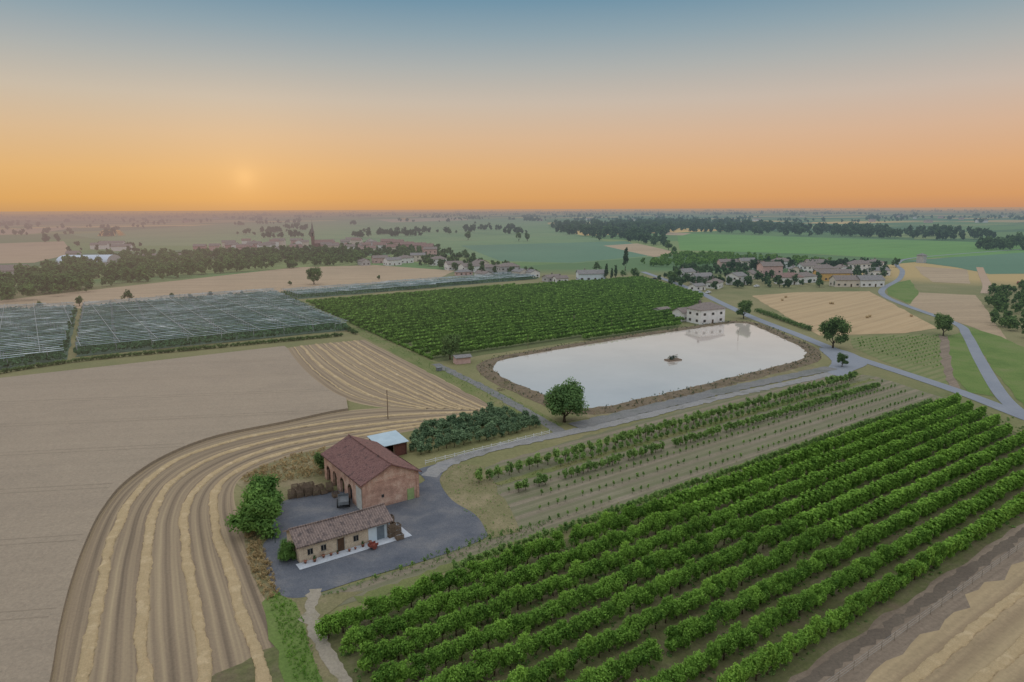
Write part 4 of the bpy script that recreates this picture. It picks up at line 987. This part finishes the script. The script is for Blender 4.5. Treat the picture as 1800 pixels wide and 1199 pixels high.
for px,py,s_ in ((682,736,.9),(928,612,.6),(1075,583,.6),(1297,600,.5),(1400,500,.8)):
    x,y=G(px,py); e=put("utility_pole",None,loc=(x,y,0),rot=A0+1,scale=s_,label="thin wooden utility pole standing in a field",category="utility pole",group="utility poles"); put("pole",mp,parent=e); put("crossarm",mc,parent=e)
x,y=G(484,955); e=put("yard_lamp",None,loc=(x,y,0),rot=0,scale=.8,label="slender green yard lamp beside the gravel",category="lamp")
GP=simple_mat("green_metal",alb(60,84,70),alb(50,70,60),2,.5)
mb=MB(); mb.tube([(0,0,0),(0,0,3.6)],[.07,.04],6); put("pole",mb.mesh("pole",GP),parent=e)
mb=MB(); mb.tube([(0,0,3.55),(0,0,3.7),(0,0,3.8)],[.38,.3,.05],10); put("lamp_shade",mb.mesh("lamp_shade",GP),parent=e)
mb=MB()
for z_ in (.0,.2,.4,.58):
    mb.box(-.6,.6,-.5,-.47,z_+.05,z_+.17).box(-.6,.6,.47,.5,z_+.05,z_+.17).box(-.6,-.57,-.47,.47,z_+.05,z_+.17).box(.57,.6,-.47,.47,z_+.05,z_+.17)
for xx in (-.56,.5):
    for yy in (-.46,.4): mb.box(xx,xx+.06,yy,yy+.06,0,.76)
for i in range(6): mb.box(-.565,.565,-.46+i*.155,-.35+i*.155,.10,.13)
CR=mb.mesh("crate",WOOD)
def stack(px,py,nz_,ang):
    x,y=G(px,py)
    for k_ in range(nz_):
        put("wooden_crate",CR,loc=(x+random.gauss(0,.04),y+random.gauss(0,.04),.08+.78*k_),rot=ang+random.gauss(0,.05),label="weathered wooden fruit crate stacked in the yard",category="crate",group="wooden fruit crates stacked in the yard")
for px,py,n_ in ((513,876,2),(527,874,2),(541,872,3),(555,870,2),(569,868,1),(580,864,2),(519,867,2),(533,865,2),(547,863,2),(590,874,1),(562,860,1),(688,944,3),(698,938,2),(686,931,3),(702,948,1)):
    stack(px,py,n_,A0+random.uniform(-.1,.1))
TER=simple_mat("terracotta",alb(158,108,90),alb(126,86,72),3)
mb=MB(); mb.tube([(0,0,0),(0,0,.5),(0,0,.5),(0,0,.6),(0,0,.58),(0,0,.45)],[.2,.32,.37,.37,.3,.28],12,cap=True); PT=mb.mesh("pot",TER,True)
V,Q,s_=crown(70,(.38,.38,.35),.85,.12,5,600); PL=mesh_np("plant",V,Q,LDK,s_)
for i in range(9):
    a_=.9+i*1.2+random.uniform(-.3,.3); b2=random.uniform(.4,1.0); q=(x0+D[0]*a_+N[0]*b2,y0+D[1]*a_+N[1]*b2)
    e=put("potted_plant",None,loc=(q[0],q[1],.11),scale=random.uniform(.5,.9),label="terracotta pot with small plant on concrete apron",category="potted plant",group="terracotta pots along the outbuilding wall")
    put("pot",PT,parent=e)
    if i%3==1: put("plant",PL,parent=e)
x,y=G(604,888); e=put("farm_trailer",None,loc=(x,y,.07),rot=A0+1.2,label="grey flatbed farm trailer parked at the barn",category="trailer")
GM=simple_mat("grey_metal",alb(130,134,138),alb(102,106,110),2,.5); RUB=simple_mat("rubber",(.02,.02,.02,1),(.03,.03,.03,1),2)
mb=MB(); mb.box(-1.8,1.8,-.9,.9,.75,.87)
mb.box(-1.8,1.8,-.9,-.85,.87,1.3).box(-1.8,1.8,.85,.9,.87,1.3).box(-1.8,-1.75,-.85,.85,.87,1.3).box(1.75,1.8,-.85,.85,.87,1.3); put("bed",mb.mesh("bed",GM),parent=e)
mb=MB(); mb.tube([(1.8,0,.7),(3.1,0,.55)],[.05,.05],5); put("drawbar",mb.mesh("drawbar",GM),parent=e)
mb=MB(); mb.tube([(0,-.12,0),(0,.12,0)],[.38,.38],16); wh=mb.mesh("wheel",RUB)
for xx in (-.9,.9):
    for yy in (-.98,.98): put("wheel",wh,parent=e,loc=(xx,yy,.38))
x,y=G(656,965); e=put("red_cart",None,loc=(x,y,.11),rot=.8,label="small old red hand cart on the concrete",category="cart")
RD=simple_mat("faded_red",alb(150,84,72),alb(116,66,58),2)
mb=MB(); mb.box(-.7,.7,-.4,.4,.45,.52).box(-.7,.7,-.4,-.36,.52,.85).box(-.7,.7,.36,.4,.52,.85).box(-.7,-.66,-.36,.36,.52,.85); put("body",mb.mesh("body",RD),parent=e)
mb=MB(); mb.tube([(0,-.05,0),(0,.05,0)],[.42,.42],14); wh2=mb.mesh("wheel",RD)
for yy in (-.48,.48): put("wheel",wh2,parent=e,loc=(0,yy,.42))
def car_mesh():
    b=MB(); pr=[(-2.1,.35),(-2.1,.85),(-1.9,.95),(-1.3,1.0),(-.75,1.45),(.6,1.48),(1.35,1.0),(2.0,.85),(2.1,.6),(2.1,.35)]
    n_=len(pr)
    for s_ in (-1,1):
        w_=[.85 if z_<1.1 else .68 for _,z_ in pr]; pts=[(x_,s_*w,z_) for (x_,z_),w in zip(pr,w_)]
        b.face(pts if s_<0 else pts[::-1],0)
    for i in range(n_):
        (xa,za),(xb,zb)=pr[i],pr[(i+1)%n_]; wa=.85 if za<1.1 else .68; wb=.85 if zb<1.1 else .68
        b.face([(xa,-wa,za),(xb,-wb,zb),(xb,wb,zb),(xa,wa,za)],0)
    return b
CP={'white':simple_mat("white_car_paint",alb(215,215,215),alb(205,205,205),1,.35),'dark':simple_mat("dark_car_paint",(.03,.035,.045,1),(.025,.03,.04,1),1,.3),'red':simple_mat("red_car_paint",alb(150,40,34),alb(140,38,32),1,.35)}
mb=MB(); mb.face([(-1.25,-.72,1.03),(1.2,-.72,1.03),(.58,-.70,1.40),(-.72,-.70,1.40)]).face([(-1.25,.74,1.03),(1.2,.74,1.03),(.58,.71,1.40),(-.72,.71,1.40)]).face([(.66,-.6,1.44),(1.32,-.7,1.04),(1.32,.7,1.04),(.66,.6,1.44)]).face([(-.82,-.6,1.41),(-1.3,-.7,1.03),(-1.3,.7,1.03),(-.82,.6,1.41)])
v_=[(a_*1.01,b2*1.03,c_+.015) for a_,b2,c_ in mb.v]; mb.v=v_; WS=mb.mesh("car_window",GLASS)
mb=MB(); mb.tube([(0,-.1,0),(0,.1,0)],[.32,.32],12); CW=mb.mesh("wheel",RUB)
for px,py,cl,an_ in ((1790,499,'red',.3),(1245,516,'white',.2),(1150,492,'dark',-.3),(1330,505,'white',0)):
    x,y=G(px,py); e=put("parked_car",None,loc=(x,y,.12),rot=A0+an_,label=cl+" car parked beside the road",category="car",group="parked cars")
    put("body",car_mesh().mesh("body",CP[cl]),parent=e); put("car_window",WS,parent=e)
    for xx in (-1.3,1.3):
        for yy in (-.8,.8): put("wheel",CW,parent=e,loc=(xx,yy,.32))
x,y=G(1183,634); e=put("floating_platform",None,loc=(x,y,.16),rot=.4,label="small dark floating platform with reeds on the pond",category="raft")
mb=MB(); mb.box(-2.6,2.6,-1.4,1.4,-.05,.35)
mb.tube([(-2,-.8,.35),(-2.2,-.8,1.6)],[.07,.05],5).tube([(1.8,.6,.35),(2.1,.6,1.8)],[.07,.05],5).tube([(-2.2,-.8,1.5),(2.1,.6,1.7)],[.05,.05],5); put("deck",mb.mesh("deck",WOOD),parent=e)
V,Q,s_=crown(260,(2.4,1.3,.9),.9,.22,9,610,asp=.3); put("reeds",mesh_np("reeds",V,Q,LDK,s_),parent=e)
mb=MB(); mb.tube([(-.6,0,.35),(-.6,0,1.3),(-.6,0,1.4)],[.45,.45,.3],10); put("pump",mb.mesh("pump",GM),parent=e)
x,y=G(772,652); 
mb=MB(); mb.box(-.8,.8,-.6,.6,0,1.1).box(-.9,.9,-.7,.7,1.1,1.2); put("utility_box",mb.mesh("utility_box",GM),loc=(x,y,0),rot=A0,label="grey metal pump cabinet beside the drain path",category="utility box")
x,y=G(880,686)
mb=MB()
for i in range(5): mb.tube([(-1+i*.5,-.5,0),(-1+i*.5+.2,.4,.6)],[.06,.05],5)
mb.box(-1.2,1.2,-.3,.3,.6,.68); put("wooden_bench",mb.mesh("wooden_bench",WOOD),loc=(x,y,.1),rot=A0,label="rough wooden trestle on the drain slope",category="trestle")
STR=simple_mat("bale_straw",alb(188,164,124),alb(160,138,102),3)
mb=MB(); mb.tube([(0,-.62,.7),(0,-.55,.7),(0,.55,.7),(0,.62,.7)],[.6,.72,.72,.6],18); BL=mb.mesh("round_bale",STR,True)
bw_=[G(*q) for q in [(1345,522),(1525,516),(1635,573),(1445,585)]]; k_=0
while k_<7:
    q=(random.uniform(60,330),random.uniform(250,480))
    if inside(q,bw_): put("round_bale",BL,loc=(q[0],q[1],.05),rot=random.uniform(0,3.1),scale=.85,label="round golden straw bale on stubble",category="straw bale",group="round bales on the stubble field"); k_+=1
nb=[G(*q) for q in [(1500,596),(1648,590),(1655,650),(1600,640),(1510,612)]]; pts=[]
for r in np.arange(-260,-90,3.0):
    for s in np.arange(150,400,2.5):
        q=SR(s,r)
        if inside(q,nb): pts.append(q)
scatter("nursery_plants",[crown(16,(.5,.5,.6),.7,.3,3,620+i) for i in range(3)],pts,LFD,rng.uniform(.5,1.0,len(pts)),"rows of small green nursery plants","nursery plants")
SPR=simple_mat("spray_painted_glow",alb(250,200,130),alb(240,190,120),1)  # warm sunlit glow of the spray painted as its base colour
for px,py,R_,Hh in ((196,415,26,11),(256,388,22,9),(712,387,28,9)):
    x,y=G(px,py); mb=MB()
    for k_ in range(90):
        a_=random.uniform(0,6.28); rr=R_*random.uniform(.7,1); pts=[(math.cos(a_)*rr*t_,math.sin(a_)*rr*t_,1+4*Hh*t_*(1-t_)*random.uniform(.9,1)) for t_ in np.linspace(0,1,7)]
        mb.tube(pts,[.08,.12,.2,.3,.34,.36,.3],3,cap=False)
    e=put("irrigation_sprinkler",None,loc=(x,y,0),rot=0,label="irrigation sprinkler throwing a dome of lit spray",category="sprinkler",group="irrigation sprinklers")
    put("spray",mb.mesh("spray",SPR),parent=e); mb=MB(); mb.tube([(0,0,0),(0,0,1.2)],[.15,.1],6); put("riser",mb.mesh("riser",GM),parent=e)
ribbon("river_water",[(1722,470),(1728,486),(1735,502),(1732,516)],5,RIVER,.12,step=4)
print("objects",len(bpy.data.objects))
